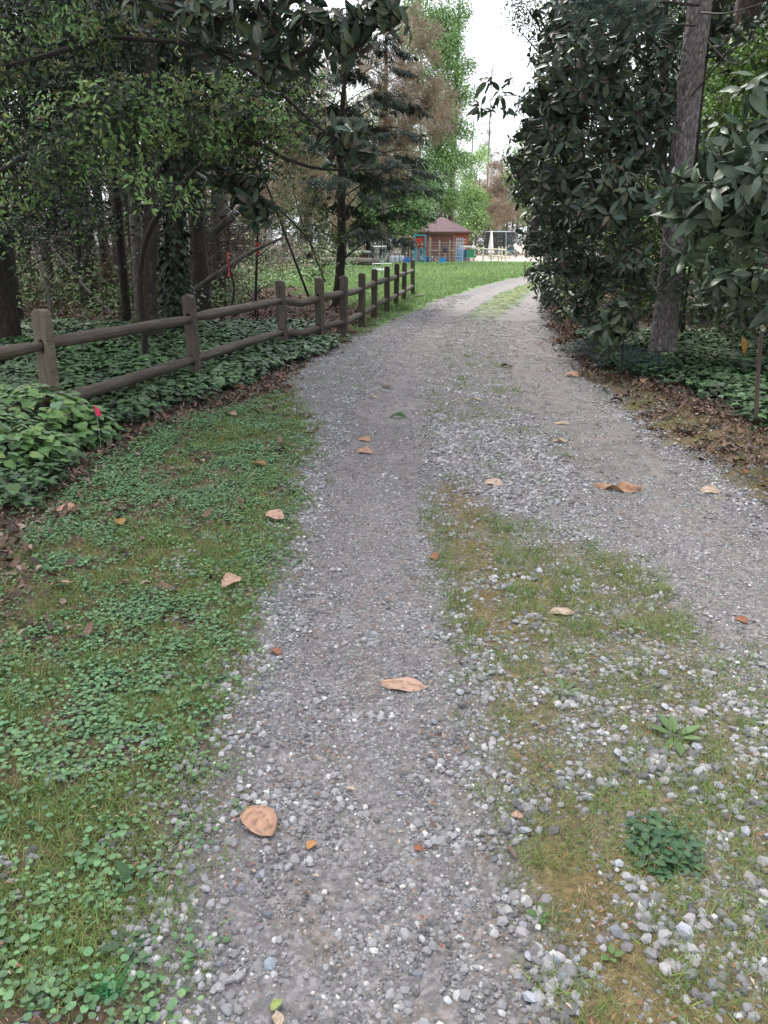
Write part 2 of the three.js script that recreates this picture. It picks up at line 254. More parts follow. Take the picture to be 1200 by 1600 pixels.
// ---------------------------------------------------------------- loose ground matter
function stoneGeo(R, detail, sx, sy, sz) {
  const g = new THREE.IcosahedronGeometry(1, detail), p = g.attributes.position, o = R() * 90;
  for (let i = 0; i < p.count; i++) { const x = p.getX(i), y = p.getY(i), z = p.getZ(i), k = 0.72 + 0.62 * vn(x * 1.3 + o + z * 0.7, y * 1.3 + o * 2 - z * 0.9); p.setXYZ(i, x * k * sx, y * k * sy, z * k * sz); }
  g.computeVertexNormals(); return g;
}
const STONE = (R) => { const k = R(), v = 0.10 + 0.21 * Math.pow(R(), 1.5); return k < 0.1 ? [v * 1.5 + 0.05, v * 1.46 + 0.05, v * 1.43 + 0.05] : k < 0.2 ? [v * 1.08, v * 0.9, v * 0.76] : k < 0.34 ? [v * 0.88, v * 0.91, v * 1.0] : [v, v * 0.965, v * 0.985]; };
function stoneCluster(seed, n, disc, r0, r1) {
  const R = rng(seed), L = [];
  for (let i = 0; i < n; i++) { const r = mix(r0, r1, R() ** 1.7), g = stoneGeo(R, 0, r * mix(0.8, 1.25, R()), r * mix(0.5, 0.8, R()), r * mix(0.8, 1.2, R())), a = R() * 6.28, d = disc * Math.sqrt(R()); g.applyMatrix4(mat4(V(Math.cos(a) * d, r * mix(-0.2, 0.38, R()), Math.sin(a) * d), (R() - 0.5) * 0.8, R() * 6.28, (R() - 0.5) * 0.8, 1)); L.push(paint(g, ...STONE(R))); }
  return mergeGeometries(L);
}
function scatter(seed, x0, x1, z0, z1, n, fn) { const R = rng(seed), m = [], c = []; for (let i = 0; i < n; i++) { const x = mix(x0, x1, R()), z = mix(z0, z1, R()); const q = fn(x, z, R); if (q) { m.push(q[0]); c.push(q[1] ?? [1, 1, 1]); } } return [m, c]; }
{
  const fineG = [1, 2, 3].map((s) => stoneCluster(100 + s, 26, 0.05, 0.0025, 0.0065)), medG = [1, 2, 3, 4].map((s) => stoneCluster(200 + s, 12, 0.055, 0.005, 0.0125)), bigG = [1, 2, 3, 4].map((s) => stoneCluster(300 + s, 9, 0.065, 0.009, 0.019));
  const fine = [], med = [], big = [];
  for (let b = 0; b < 2; b++) for (let k = 0; k < 3; k++) {
    const [z0, z1, n] = b ? [-5, -16, 6500] : [-0.7, -5, 5200], xr = b ? 4.2 : 2.6;
    fine.push(scatter(11 + k + b * 10, -1.0, xr, z0, z1, n, (x, z, R) => { const s = surf(x, z), w = s.track * (b ? 0.35 : 0.6) + s.gravel * 0.6 + s.moss * 0.18 + s.litter * 0.06; if (R() > w) return; const v = mix(0.75, 1.15, R()); return [mat4(V(x, H(x, z) + 0.003, z), 0, R() * 6.28, 0, mix(0.8, 1.2, R()) * (b ? 1.35 : 1)), [v, v, v * 1.01]]; }));
  }
  const mz = [[-0.7, -3, 3000], [-3, -7, 3600], [-7, -24, 5200]];
  mz.forEach(([z0, z1, n], b) => medG.forEach((g, k) => {
    med.push([k, scatter(51 + k + b * 10, -1.1, b === 2 ? 5.5 : 2.7, z0, z1, n / 4, (x, z, R) => { const s = surf(x, z), w = s.gravel * 0.85 + s.track * (b ? 0.05 : 0.2 * sm(-3.2, -1.4, z) + 0.04) + s.moss * 0.12 + s.litter * 0.05 + s.grass * 0.1; if (R() > w) return; const v = mix(0.85, 1.25, R()); return [mat4(V(x, H(x, z) + 0.004, z), 0, R() * 6.28, 0, mix(0.8, 1.25, R()) * (b === 2 ? 1.35 : 1)), [v, v, v * 1.02]]; })]);
  }));
  bigG.forEach((g, k) => {
    big.push([k, scatter(91 + k, 0.25, 2.7, -0.8, -7.6, 620, (x, z, R) => { const s = surf(x, z), near = sm(-3.1, -2.0, z), mid = sm(-4.1, -4.8, z) * sm(-7.4, -6, z) * sm(0.3, 0.5, x) * sm(1.45, 1.2, x), right = sm(2.0, 2.15, x) * 0.6; if (R() > s.gravel * (near * 1.1 + mid * 1.3 + right * 0.7) + s.grass * 0.09 * near + s.moss * 0.08) return; const v = mix(1.0, 1.5, R()); return [mat4(V(x, H(x, z) + 0.004, z), 0, R() * 6.28, 0, mix(0.75, 1.15, R())), [v, v * 0.99, v]]; })]);
  });
  [1, 2].forEach((k) => big.push([k, scatter(96 + k, -0.95, 0.6, -0.8, -3.4, 420, (x, z, R) => { const s = surf(x, z); if (R() > s.gravel * 0.28 + s.litter * 0.1 + s.track * 0.05) return; const v = mix(0.8, 1.1, R()); return [mat4(V(x, H(x, z) + 0.002, z), 0, R() * 6.28, 0, mix(0.6, 0.85, R())), [v, v, v * 1.05]]; })]));
  const gp = new THREE.Group(); gp.name = 'gravel'; scene.add(gp); tag(gp, 'loose grey crushed stone lying all over the driveway', 'gravel', null, 'stuff');
  fine.forEach((f, i) => inst('fine_gravel', fineG[i % 3], M.stone, f[0], f[1], gp));
  med.forEach(([k, f]) => inst('medium_gravel', medG[k], M.stone, f[0], f[1], gp));
  big.forEach(([k, f]) => inst('coarse_gravel', bigG[k], M.stone, f[0], f[1], gp));
}
function bladeClump(seed, n, disc, h0, h1, wid, lean, cols) {
  const R = rng(seed), L = [];
  for (let i = 0; i < n; i++) { const h = mix(h0, h1, R()), g = leaf(h, wid * mix(0.7, 1.3, R()), { segs: 3, shape: (t) => 1 - t * 0.9, fold: 0.3, curl: mix(0.1, 0.6, R()) }), a = R() * 6.28, d = disc * Math.sqrt(R()), c = cols[Math.floor(R() * cols.length)]; g.applyMatrix4(mat4(V(Math.cos(a) * d, 0, Math.sin(a) * d), -1.5 + R() * lean, R() * 6.28, 0, 1)); L.push(paint(g, ...c, 0.25, R)); }
  return mergeGeometries(L);
}
const GREEN = [[0.12, 0.205, 0.045], [0.11, 0.19, 0.045], [0.18, 0.235, 0.07], [0.22, 0.22, 0.095], [0.095, 0.165, 0.045]], STRAW = [[0.22, 0.165, 0.075], [0.17, 0.145, 0.055], [0.26, 0.2, 0.115], [0.135, 0.155, 0.05]], LAWN = [[0.15, 0.25, 0.075], [0.19, 0.28, 0.095], [0.12, 0.205, 0.06]];
{
  const tuft = [1, 2, 3].map((s) => bladeClump(400 + s, 26, 0.05, 0.02, 0.055, 0.0028, 1.0, GREEN)), moss = [1, 2].map((s) => bladeClump(420 + s, 30, 0.055, 0.008, 0.028, 0.0024, 1.3, STRAW)), lawn = [1, 2].map((s) => bladeClump(430 + s, 26, 0.14, 0.05, 0.12, 0.009, 0.9, LAWN));
  const g = new THREE.Group(); g.name = 'grass'; scene.add(g); tag(g, 'short thin grass and moss growing along the driveway verge and its middle strip', 'grass', null, 'stuff');
  [[-0.7, -4, -2.0, 2.7, 9000, 1], [-4, -12, -2.0, 3.0, 11000, 1.2]].forEach(([z0, z1, x0, x1, n, sc], b) => {
    tuft.forEach((t, k) => inst('grass_tuft', t, M.grass, ...scatter(500 + k + b * 10, x0, x1, z0, z1, n * 0.7, (x, z, R) => { const s = surf(x, z); if (R() > s.grass * 0.9 + s.moss * 0.06 + s.clover * 0.13 + s.gravel * 0.012) return; const v = mix(0.8, 1.25, R()); return [mat4(V(x, H(x, z), z), 0, R() * 6.28, 0, mix(0.6, 1.2, R()) * sc), [v * mix(0.9, 1.15, R()), v, v * 0.9]]; }), g));
    moss.forEach((t, k) => inst('moss', t, M.grass, ...scatter(540 + k + b * 10, x0, x1, z0, z1, n, (x, z, R) => { const s = surf(x, z); if (R() > s.moss * 0.95 + s.grass * 0.5 + s.clover * 0.12 + s.track * 0.006) return; const v = mix(0.7, 1.2, R()); return [mat4(V(x, H(x, z), z), 0, R() * 6.28, 0, mix(0.7, 1.2, R()) * sc), [v, v, v]]; }), g));
  });
  const lg = new THREE.Group(); lg.name = 'lawn_grass'; scene.add(lg); tag(lg, 'bright green mown lawn between the fence end and the garden', 'lawn', null, 'stuff');
  lawn.forEach((t, k) => { inst('lawn_blades', t, M.grass, ...scatter(570 + k, -8, 12, -12.5, -34, 16000, (x, z, R) => { const s = surf(x, z); if (R() > s.grass * 0.95) return; const v = mix(0.8, 1.25, fbm(x * 0.8, z * 0.8, 3)) * mix(0.85, 1.1, R()), d = s.track || s.gravel || x > gL(z) ? 0.5 : 1; return [mat4(V(x, H(x, z), z), 0, R() * 6.28, 0, mix(0.6, 1.1, R()) * d * (z > -18 ? 0.6 : 1)), [v, v, v]]; }), lg);
    inst('lawn_blades', t, M.grass, ...scatter(580 + k, -8, 16, -34, -60, 12000, (x, z, R) => { const s = surf(x, z); if (R() > s.grass) return; const v = mix(0.8, 1.3, fbm(x * 0.8, z * 0.8, 3)); return [mat4(V(x, H(x, z), z), 0, R() * 6.28, 0, mix(1.1, 1.8, R())), [v, v, v]]; }), lg); });
}
{ // low round-leaved ground cover on the left verge
  const R0 = rng(77), cl = [0, 1, 2, 3].map(() => { const L = []; for (let i = 0; i < 15; i++) { const r = mix(0.005, 0.0095, R0()), g = leaf(r * 2, r * 2.1, { segs: 4, shape: ROUND, fold: 0.18, curl: 0.15 }), a = R0() * 6.28, d = 0.06 * Math.sqrt(R0()), k = R0(); g.applyMatrix4(mat4(V(Math.cos(a) * d, mix(0.004, 0.024, R0()), Math.sin(a) * d), (R0() - 0.5) * 0.9, R0() * 6.28, (R0() - 0.5) * 0.5, 1)); L.push(paint(g, mix(0.06, 0.13, k), mix(0.135, 0.25, k), mix(0.06, 0.10, k), 0.2, R0)); } return mergeGeometries(L); });
  const g = new THREE.Group(); g.name = 'clover'; scene.add(g); tag(g, 'low round-leaved green ground cover carpeting the left verge', 'ground cover', null, 'stuff');
  cl.forEach((t, k) => { for (const [z0, z1, n, sc] of [[-0.9, -5, 2100, 1], [-5, -10, 1700, 1.15]]) inst('clover_leaves', t, M.matte, ...scatter(600 + k + (z0 < -4 ? 10 : 0), -2.3, -0.3, z0, z1, n, (x, z, R) => { const s = surf(x, z); if (R() > s.clover * 0.95 + s.grass * 0.06 + (x < -0.5 ? s.litter * 0.07 : 0)) return; const v = mix(0.75, 1.25, R()); return [mat4(V(x, H(x, z), z), 0, R() * 6.28, 0, mix(0.75, 1.25, R()) * sc), [v * mix(0.85, 1.2, R()), v, v]]; }), g); });
}
const DRYC = [[0.12, 0.07, 0.049], [0.08, 0.048, 0.035], [0.16, 0.103, 0.075], [0.055, 0.036, 0.028], [0.22, 0.16, 0.125]];
{ // leaf litter and twig bits
  const R0 = rng(88), cl = [0, 1, 2, 3].map(() => { const L = []; for (let i = 0; i < 11; i++) { const l = mix(0.02, 0.085, R0() ** 2), g = leaf(l, l * mix(0.3, 0.5, R0()), { segs: 3, fold: mix(-0.2, 0.8, R0()), curl: mix(-0.5, 0.5, R0()), wave: 0.04, ph: R0() * 6 }), a = R0() * 6.28, d = 0.14 * Math.sqrt(R0()), c = DRYC[Math.floor(R0() * 5)]; g.applyMatrix4(mat4(V(Math.cos(a) * d, mix(0.004, 0.03, R0()), Math.sin(a) * d), (R0() - 0.5) * 0.9, R0() * 6.28, (R0() - 0.5) * 1.2, 1)); L.push(paint(g, ...c, 0.3, R0)); } return mergeGeometries(L); });
  const chips = [0, 1].map(() => { const L = []; for (let i = 0; i < 6; i++) { const l = mix(0.008, 0.026, R0()), g = leaf(l, l * mix(0.15, 0.5, R0()), { segs: 2, fold: R0(), curl: 0.3 * R0() }), a = R0() * 6.28, d = 0.12 * Math.sqrt(R0()); g.applyMatrix4(mat4(V(Math.cos(a) * d, 0.006 + 0.006 * R0(), Math.sin(a) * d), (R0() - 0.5) * 0.5, R0() * 6.28, 0, 1)); L.push(paint(g, ...[[0.26, 0.10, 0.055], [0.3, 0.16, 0.1], [0.12, 0.07, 0.05], [0.4, 0.3, 0.22]][Math.floor(R0() * 4)], 0.3, R0)); } return mergeGeometries(L); });
  const g = new THREE.Group(); g.name = 'leaf_litter'; scene.add(g); tag(g, 'brown dry leaf litter along both edges of the driveway', 'leaf litter', null, 'stuff');
  cl.forEach((t, k) => { inst('dry_leaves', t, M.dry, ...scatter(650 + k, -3, 4.2, -2.2, -16, 6000, (x, z, R) => { const s = surf(x, z); if (R() > s.litter * (x < -0.2 && x > cL(z) + 0.15 ? 0.12 : 0.85) + s.floor * 0.12 + s.moss * (x > gR(z) ? 0.05 : 0)) return; const v = mix(0.6, 1.3, R()); return [mat4(V(x, H(x, z), z), 0, R() * 6.28, 0, mix(0.6, 1.25, R())), [v, v, v]]; }), g);
    inst('dry_leaves', t, M.dry, ...scatter(660 + k, -12, 8, -12, -34, 4200, (x, z, R) => { const s = surf(x, z); if (R() > s.litter * 0.7 + s.floor * 0.3) return; const v = mix(0.6, 1.3, R()); return [mat4(V(x, H(x, z), z), 0, R() * 6.28, 0, mix(1.1, 1.9, R())), [v, v, v]]; }), g);
    if (k < 2) inst('bark_chips', chips[k], M.dry, ...scatter(670 + k, -2.2, 2.7, -0.8, -6, 2000, (x, z, R) => { const s = surf(x, z); if (R() > 0.25 + s.litter * 0.6) return; return [mat4(V(x, H(x, z) + 0.006, z), 0, R() * 6.28, 0, mix(0.6, 1.2, R()))]; }), g); });
}
// ---------------------------------------------------------------- fence
{
  const posts = [[-2.74, -6.3, 0.97], [-2.09, -8.6, 0.93], [-1.47, -11.5, 0.96], [-1.0, -12.3, 0.97], [-0.67, -13.1, 0.97], [-0.41, -14.54, 0.95], [-0.2, -16.4, 0.96], [0.07, -18, 0.96], [0.3, -19.8, 0.97], [0.53, -21.3, 0.96], [0.84, -23.4, 0.97]];
  const f = thing('wooden_fence', V(-1, 0, -12), 0, 'weathered two-rail wooden fence running along the left side of the driveway', 'fence');
  const postMats = [std({ map: woodTex([0.10, 0.078, 0.06], [0.27, 0.22, 0.17]), bumpMap: woodBump, bumpScale: 0.004 }), M.rail, std({ map: woodTex([0.045, 0.036, 0.03], [0.15, 0.125, 0.1]), bumpMap: woodBump, bumpScale: 0.004 })];
  const R = rng(5), dirAt = (i) => { const a = posts[Math.max(0, i - 1)], b = posts[Math.min(posts.length - 1, i + 1)]; return Math.atan2(b[0] - a[0], b[1] - a[1]); };
  posts.forEach(([x, z, h], i) => {
    const w = 0.104, s = new THREE.Shape(); s.moveTo(-w / 2, -0.3); s.lineTo(w / 2, -0.3); s.lineTo(w / 2, h - 0.03); s.quadraticCurveTo(w / 2, h, w / 2 - 0.035, h); s.lineTo(-w / 2 + 0.04, h); s.quadraticCurveTo(-w / 2, h, -w / 2, h - 0.04); s.closePath();
    for (const c of [0.24, 0.69]) { const p = new THREE.Path(); p.ellipse(0, c, 0.034, 0.065, 0, 6.283, false, 0); s.holes.push(p); }
    const g = new THREE.ExtrudeGeometry(s, { depth: 0.08, bevelEnabled: true, bevelSize: 0.008, bevelThickness: 0.008, bevelSegments: 2, curveSegments: 8 }); g.translate(0, 0, -0.037);
    const u = g.attributes.uv; for (let k = 0; k < u.count; k++) u.setXY(k, u.getX(k) * 4 + i * 0.37, u.getY(k) * 0.9 + i * 0.2);
    const m = mesh('post', g, postMats[i === 0 ? 0 : i < 4 ? 1 : 2], f); m.position.set(x + 1, H(x, z), z + 12); m.rotation.set((R() - 0.5) * 0.03, dirAt(i), i === 0 ? 0.03 : (R() - 0.5) * 0.05);
  });
  const all = [[-3.55, -3.6, 0.97], ...posts];
  for (let i = 0; i < all.length - 1; i++) for (const h of [0.24, 0.69]) {
    const a = all[i], b = all[i + 1], A = V(a[0], H(a[0], a[1]) + h + (R() - 0.5) * 0.03, a[1]), B = V(b[0], H(b[0], b[1]) + h + (R() - 0.5) * 0.03, b[1]), d = B.clone().sub(A).normalize(); A.addScaledVector(d, -0.045); B.addScaledVector(d, 0.045);
    const mid = A.clone().lerp(B, 0.5); mid.y += i === 3 ? -0.05 : (R() - 0.5) * 0.02;
    const r = mix(0.052, 0.06, R()), g = tube([A, A.clone().lerp(mid, 0.5), mid, B.clone().lerp(mid, 0.5), B], [0.028, 0.05, r, r, r, r * 0.98, r, r, 0.05, 0.028], 12, { segs: 36, rough: 0.07, freq: 3, seed: i * 3 + h, tile: 0.5, tileV: 1.6, caps: true });
    g.scale(1, 1, 1); const m = mesh('rail', g, i < 4 ? M.rail : postMats[2], f); m.position.set(1, 0, 12);
  }
}
// ---------------------------------------------------------------- leaf clusters
function cluster(seed, n, rad, len, wid, cols, o = {}) {   // sprays of leaves spread through a flattened ball
  const R = rng(seed), L = [];
  for (let i = 0; i < n; i++) {
    const l = len * mix(0.7, 1.25, R()), g = leaf(l, l * wid * mix(0.8, 1.2, R()), { segs: o.segs ?? 3, fold: 0.25, curl: mix(0, 0.35, R()), shape: o.shape ?? OVAL }), a = R() * 6.28, d = rad * Math.cbrt(R()), e = Math.asin(R() * 2 - 1);
    g.applyMatrix4(mat4(V(Math.cos(a) * Math.cos(e) * d, Math.sin(e) * d * (o.flat ?? 0.5), Math.sin(a) * Math.cos(e) * d), mix(-0.6, 0.9, R()) + (o.droop ?? 0.1), R() * 6.28, (R() - 0.5) * 0.9, 1));
    L.push(paint(g, ...cols[Math.floor(R() * cols.length)], 0.25, R));
  }
  return mergeGeometries(L);
}
// a rosette: leaves about a twig tip pointing along +y
function rosette(seed, n, leaves, droop) {
  const R = rng(seed), list = [];
  for (let i = 0; i < n; i++) { const a = i * 2.4 + R() * 1.5, t = i / n, p = mix(0.1, 0.9, t) + (R() - 0.5) * 0.4 + droop * (1 - t); list.push([Math.floor(R() * leaves.length), new THREE.Matrix4().makeRotationY(a).multiply(new THREE.Matrix4().makeTranslation(0, mix(-0.09, 0.0, t), 0.006)).multiply(new THREE.Matrix4().makeRotationX(mix(0.55, -0.75, t) + droop * 0.7 * R() + (R() - 0.5) * 0.9)).multiply(new THREE.Matrix4().makeScale(...Array(3).fill(mix(1.1, 0.7, t) * mix(0.75, 1.15, R())))).multiply(new THREE.Matrix4().makeRotationZ((R() - 0.5) * 0.6))]); }
  return { list, geo: mergeGeometries(list.map(([k, m]) => leaves[k].clone().applyMatrix4(m))) };
}
function limbs(trunk, targets, R, r0) {     // curved limbs from the trunk to each target
  return targets.map((t) => {
    let best = null, bd = 1e9; for (const p of trunk) { const dh = t.y - p.y, d = Math.hypot(t.x - p.x, t.z - p.z) + Math.abs(dh - 0.35 * Math.hypot(t.x - p.x, t.z - p.z)) * 1.5; if (d < bd) { bd = d; best = p; } }
    const m = best.clone().lerp(t, 0.5); m.y += (R() - 0.2) * 0.18 * best.distanceTo(t); m.x += (R() - 0.5) * 0.15; m.z += (R() - 0.5) * 0.15;
    return { pts: [best, best.clone().lerp(m, 0.5).add(V((R() - 0.5) * 0.1, 0, (R() - 0.5) * 0.1)), m, t], r: [r0, r0 * 0.7, r0 * 0.5, r0 * 0.25] };
  });
}
const sampleLine = (pts, n) => { const c = pts.length > 2 ? new THREE.CatmullRomCurve3(pts) : new THREE.LineCurve3(pts[0], pts[1]); return c.getPoints(n); };
// tree: o.trunk world points, o.rad radii, o.blobs [[centre, radius vector, count]], o.geos cluster geometries, o.leaf material, o.rose rosettes for large leaves kept as single parts
function tree(o) {
  const R = rng(o.seed), base = o.trunk[0].clone(), g = thing(o.name, base, 0, o.label, o.category ?? 'tree', o.group), loc = (p) => p.clone().sub(base);
  if (!o.noTrunk) mesh('trunk', o.trunkGeo ?? tube(o.trunk.map(loc), o.rad, o.sides ?? 12, { segs: o.tsegs ?? 24, rough: o.rough ?? 0.12, freq: 2.5, seed: o.seed, tile: 0.45 }), o.bark ?? M.darkBark, g);
  const skel = sampleLine(o.trunk, 40).filter((p) => p.y > (o.clear ?? 0.3));
  const ls = o.lines ? o.lines.map(([pts, r]) => ({ pts, r })) : limbs(skel, [...(o.limbTo ?? []), ...(o.blobs ?? []).filter((b) => !b[3]).map((b) => b[0])], R, o.limbR ?? Math.min(...o.rad) * 0.6), pool = [...skel];
  for (const l of ls) { mesh('branch', tube(l.pts.map(loc), l.r, 6, { segs: 9, rough: 0.1, freq: 6, seed: l.r[0] * 99 }), o.bark ?? M.darkBark, g); pool.push(...sampleLine(l.pts, 14).slice(3)); }
  if (!o.blobs) return g;
  const put = [], twigs = [];
  for (const [c, r, n] of o.blobs) for (let i = 0; i < n; i++) {
    const a = R() * 6.283, s = R() * 2 - 1, q = Math.sqrt(1 - s * s), k = Math.pow(R(), o.shell ?? 0.5), d = V(Math.cos(a) * q, s, Math.sin(a) * q), p = V(c.x + d.x * r.x * k, c.y + d.y * r.y * k, c.z + d.z * r.z * k);
    if (p.y < 0.12) continue;
    let best = pool[0], bd = 1e9; for (const w of pool) { const dd = w.distanceToSquared(p); if (dd < bd) { bd = dd; best = w; } }
    const dir = p.clone().sub(best).normalize().multiplyScalar(0.6).add(d.multiplyScalar(0.5)).add(V(0, o.up ?? 0.3, 0)).add(V(R() - 0.5, R() - 0.5, R() - 0.5).multiplyScalar(0.7)); put.push([p, dir.normalize(), R() * 6.28, (o.size ?? 1) * mix(0.75, 1.25, R()), Math.floor(R() * o.geos.length), o.tint ? o.tint(p, R) : (() => { const v = mix(0.7, 1.3, R()); return [v * mix(0.92, 1.1, R()), v, v]; })()]);
    if (R() < (o.twigP ?? 0.6)) { const m = best.clone().lerp(p, 0.55); m.y += 0.06 * Math.sqrt(bd); twigs.push(tube([loc(best), loc(m), loc(p)], [o.twigR ?? 0.008, 0.003], 4, { segs: 4 })); }
  }
  if (twigs.length) { const t = mesh('twigs', twigs, o.twigMat ?? M.twig, g); t.userData.kind = 'stuff'; }
  let rest = put;
  if (o.rose) {
    const mats = [], inv = new THREE.Matrix4().makeTranslation(-base.x, -base.y, -base.z);
    const shown = put.filter((t) => { const s = seen(t[0]); return s[2] > 0 && s[0] > -30 && s[0] < 1230 && s[1] > -30 && s[1] < 900; }).sort((a, b) => seen(a[0])[2] - seen(b[0])[2]).slice(0, Math.floor((o.single ?? 300) / o.rose[0].list.length));
    const set = new Set(shown); rest = put.filter((t) => !set.has(t));
    for (const t of shown) { const A = aim(t[0], t[1], t[2], t[3]).premultiply(inv); for (const [k, m] of o.rose[t[4]].list) { const l = mesh('leaf', o.leaves[k], o.leaf, g); l.matrix.multiplyMatrices(A, m); l.matrix.decompose(l.position, l.quaternion, l.scale); } }
  }
  o.geos.forEach((ge, k) => { const q = rest.filter((t) => t[4] === k); if (q.length) inst(o.crownName ?? 'crown', ge, o.leaf, q.map((t) => aim(loc(t[0]), t[1], t[2], t[3])), q.map((t) => t[5]), g); });
  return g;
}
const DARKG = [[0.024, 0.046, 0.023], [0.03, 0.056, 0.027], [0.038, 0.064, 0.026], [0.027, 0.05, 0.03]], MIDG = [[0.045, 0.09, 0.028], [0.06, 0.11, 0.032], [0.05, 0.085, 0.03], [0.075, 0.12, 0.035]], LITEG = [[0.14, 0.25, 0.075], [0.18, 0.29, 0.09], [0.11, 0.21, 0.07], [0.2, 0.28, 0.09]], FARG = [[0.095, 0.18, 0.06], [0.115, 0.205, 0.065], [0.08, 0.155, 0.055], [0.145, 0.225, 0.07]], BROWN = [[0.25, 0.185, 0.125], [0.19, 0.14, 0.10], [0.32, 0.24, 0.17]];  // DARKG is darkened: the shade deep in the wood is put into the leaf colour
const magLeaves = [0, 1, 2, 3, 4, 5].map((i) => paint(leaf(0.18 + 0.012 * (i % 3), 0.07 + 0.004 * (i % 2), { segs: 5, fold: 0.22 + 0.1 * (i % 3), curl: [0.15, 0.45, 0.25, 0.6, -0.1, 0.35][i], wave: 0.022, ph: i, stalk: 0.012 }), ...[[0.05, 0.082, 0.052], [0.064, 0.1, 0.058], [0.042, 0.072, 0.05], [0.076, 0.108, 0.052], [0.054, 0.086, 0.062], [0.085, 0.075, 0.048]][i]));
const paleLeaves = [0, 1, 2, 3, 4, 5].map((i) => paint(leaf(0.19 + 0.02 * (i % 3), 0.062 + 0.006 * (i % 2), { segs: 6, fold: 0.2, curl: [0.15, 0.3, 0.2, 0.45, 0.05, 0.3][i], wave: 0.02, ph: i * 2, stalk: 0.015 }), ...[[0.062, 0.098, 0.056], [0.07, 0.11, 0.06], [0.052, 0.085, 0.05], [0.062, 0.098, 0.042], [0.045, 0.075, 0.042], [0.08, 0.105, 0.05]][i]));  // pale tone carries the sky sheen of the near leaves, painted into their colour
const magRose = [1, 2, 3].map((s) => rosette(700 + s, 10, magLeaves, 1.0)), paleRose = [1, 2, 3].map((s) => rosette(710 + s, 9, paleLeaves, 1.05));
const C = {
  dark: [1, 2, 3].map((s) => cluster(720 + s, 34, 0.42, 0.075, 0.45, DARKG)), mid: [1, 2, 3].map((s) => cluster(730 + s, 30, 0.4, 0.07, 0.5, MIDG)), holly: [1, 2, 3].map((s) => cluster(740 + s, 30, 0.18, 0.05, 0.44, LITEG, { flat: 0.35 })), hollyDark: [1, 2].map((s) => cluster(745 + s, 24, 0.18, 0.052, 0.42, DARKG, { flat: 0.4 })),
  canopy: [1, 2, 3].map((s) => cluster(750 + s, 22, 0.75, 0.25, 0.5, MIDG, { segs: 2 })), far: [1, 2, 3].map((s) => cluster(760 + s, 60, 0.8, 0.17, 0.6, FARG, { segs: 2, droop: 0.4 })), farLite: [1, 2].map((s) => cluster(765 + s, 60, 0.8, 0.17, 0.6, LITEG, { segs: 2, droop: 0.3 })), shrub: [1, 2, 3].map((s) => cluster(770 + s, 26, 0.28, 0.07, 0.55, LITEG)),
};
function twigBall(seed, n, rad, r, cols, up = 0.3) { const R = rng(seed), L = []; for (let i = 0; i < n; i++) { const a = R() * 6.28, e = Math.asin(mix(-0.6 + up, 1, R())), l = rad * mix(0.5, 1.1, R()), p0 = V((R() - 0.5) * rad * 0.7, (R() - 0.5) * rad * 0.6, (R() - 0.5) * rad * 0.7), d = V(Math.cos(a) * Math.cos(e), Math.sin(e), Math.sin(a) * Math.cos(e)), p2 = p0.clone().addScaledVector(d, l).add(V(0, -0.2 * l * R(), 0)), p1 = p0.clone().lerp(p2, 0.5).add(V((R() - 0.5) * 0.3 * l, 0.1 * l, (R() - 0.5) * 0.3 * l)); L.push(paint(tube([p0, p1, p2], [r, r * 0.35], 3, { segs: 4 }), ...cols[Math.floor(R() * cols.length)], 0.25, R)); } return mergeGeometries(L); }
C.brown = [1, 2, 3].map((s) => twigBall(780 + s, 46, 0.9, 0.011, BROWN)); C.bare = [1, 2].map((s) => twigBall(785 + s, 30, 0.6, 0.006, [[0.10, 0.085, 0.075], [0.07, 0.06, 0.05]]));
C.flower = [1].map((s) => { const R = rng(s), L = []; for (let i = 0; i < 26; i++) { const gg = new THREE.IcosahedronGeometry(mix(0.004, 0.008, R()), 0); gg.translate((R() - 0.5) * 0.09, 0.02 + R() * 0.025, (R() - 0.5) * 0.09); L.push(paint(gg, 0.3, 0.27, 0.12, 0.3, R)); } return mergeGeometries(L); });
const vt = (p, lean = 0, h = 12, R = () => 0.5) => [p, V(p.x + lean * 0.2 + (R() - 0.5) * 0.1, h * 0.25, p.z + (R() - 0.5) * 0.2), V(p.x + lean * 0.55, h * 0.6, p.z + (R() - 0.5) * 0.4), V(p.x + lean, h, p.z)];
const highCrown = (x, z, y0, y1, r, n) => [[V(x, (y0 + y1) / 2, z), V(r, (y1 - y0) / 2, r), n]];
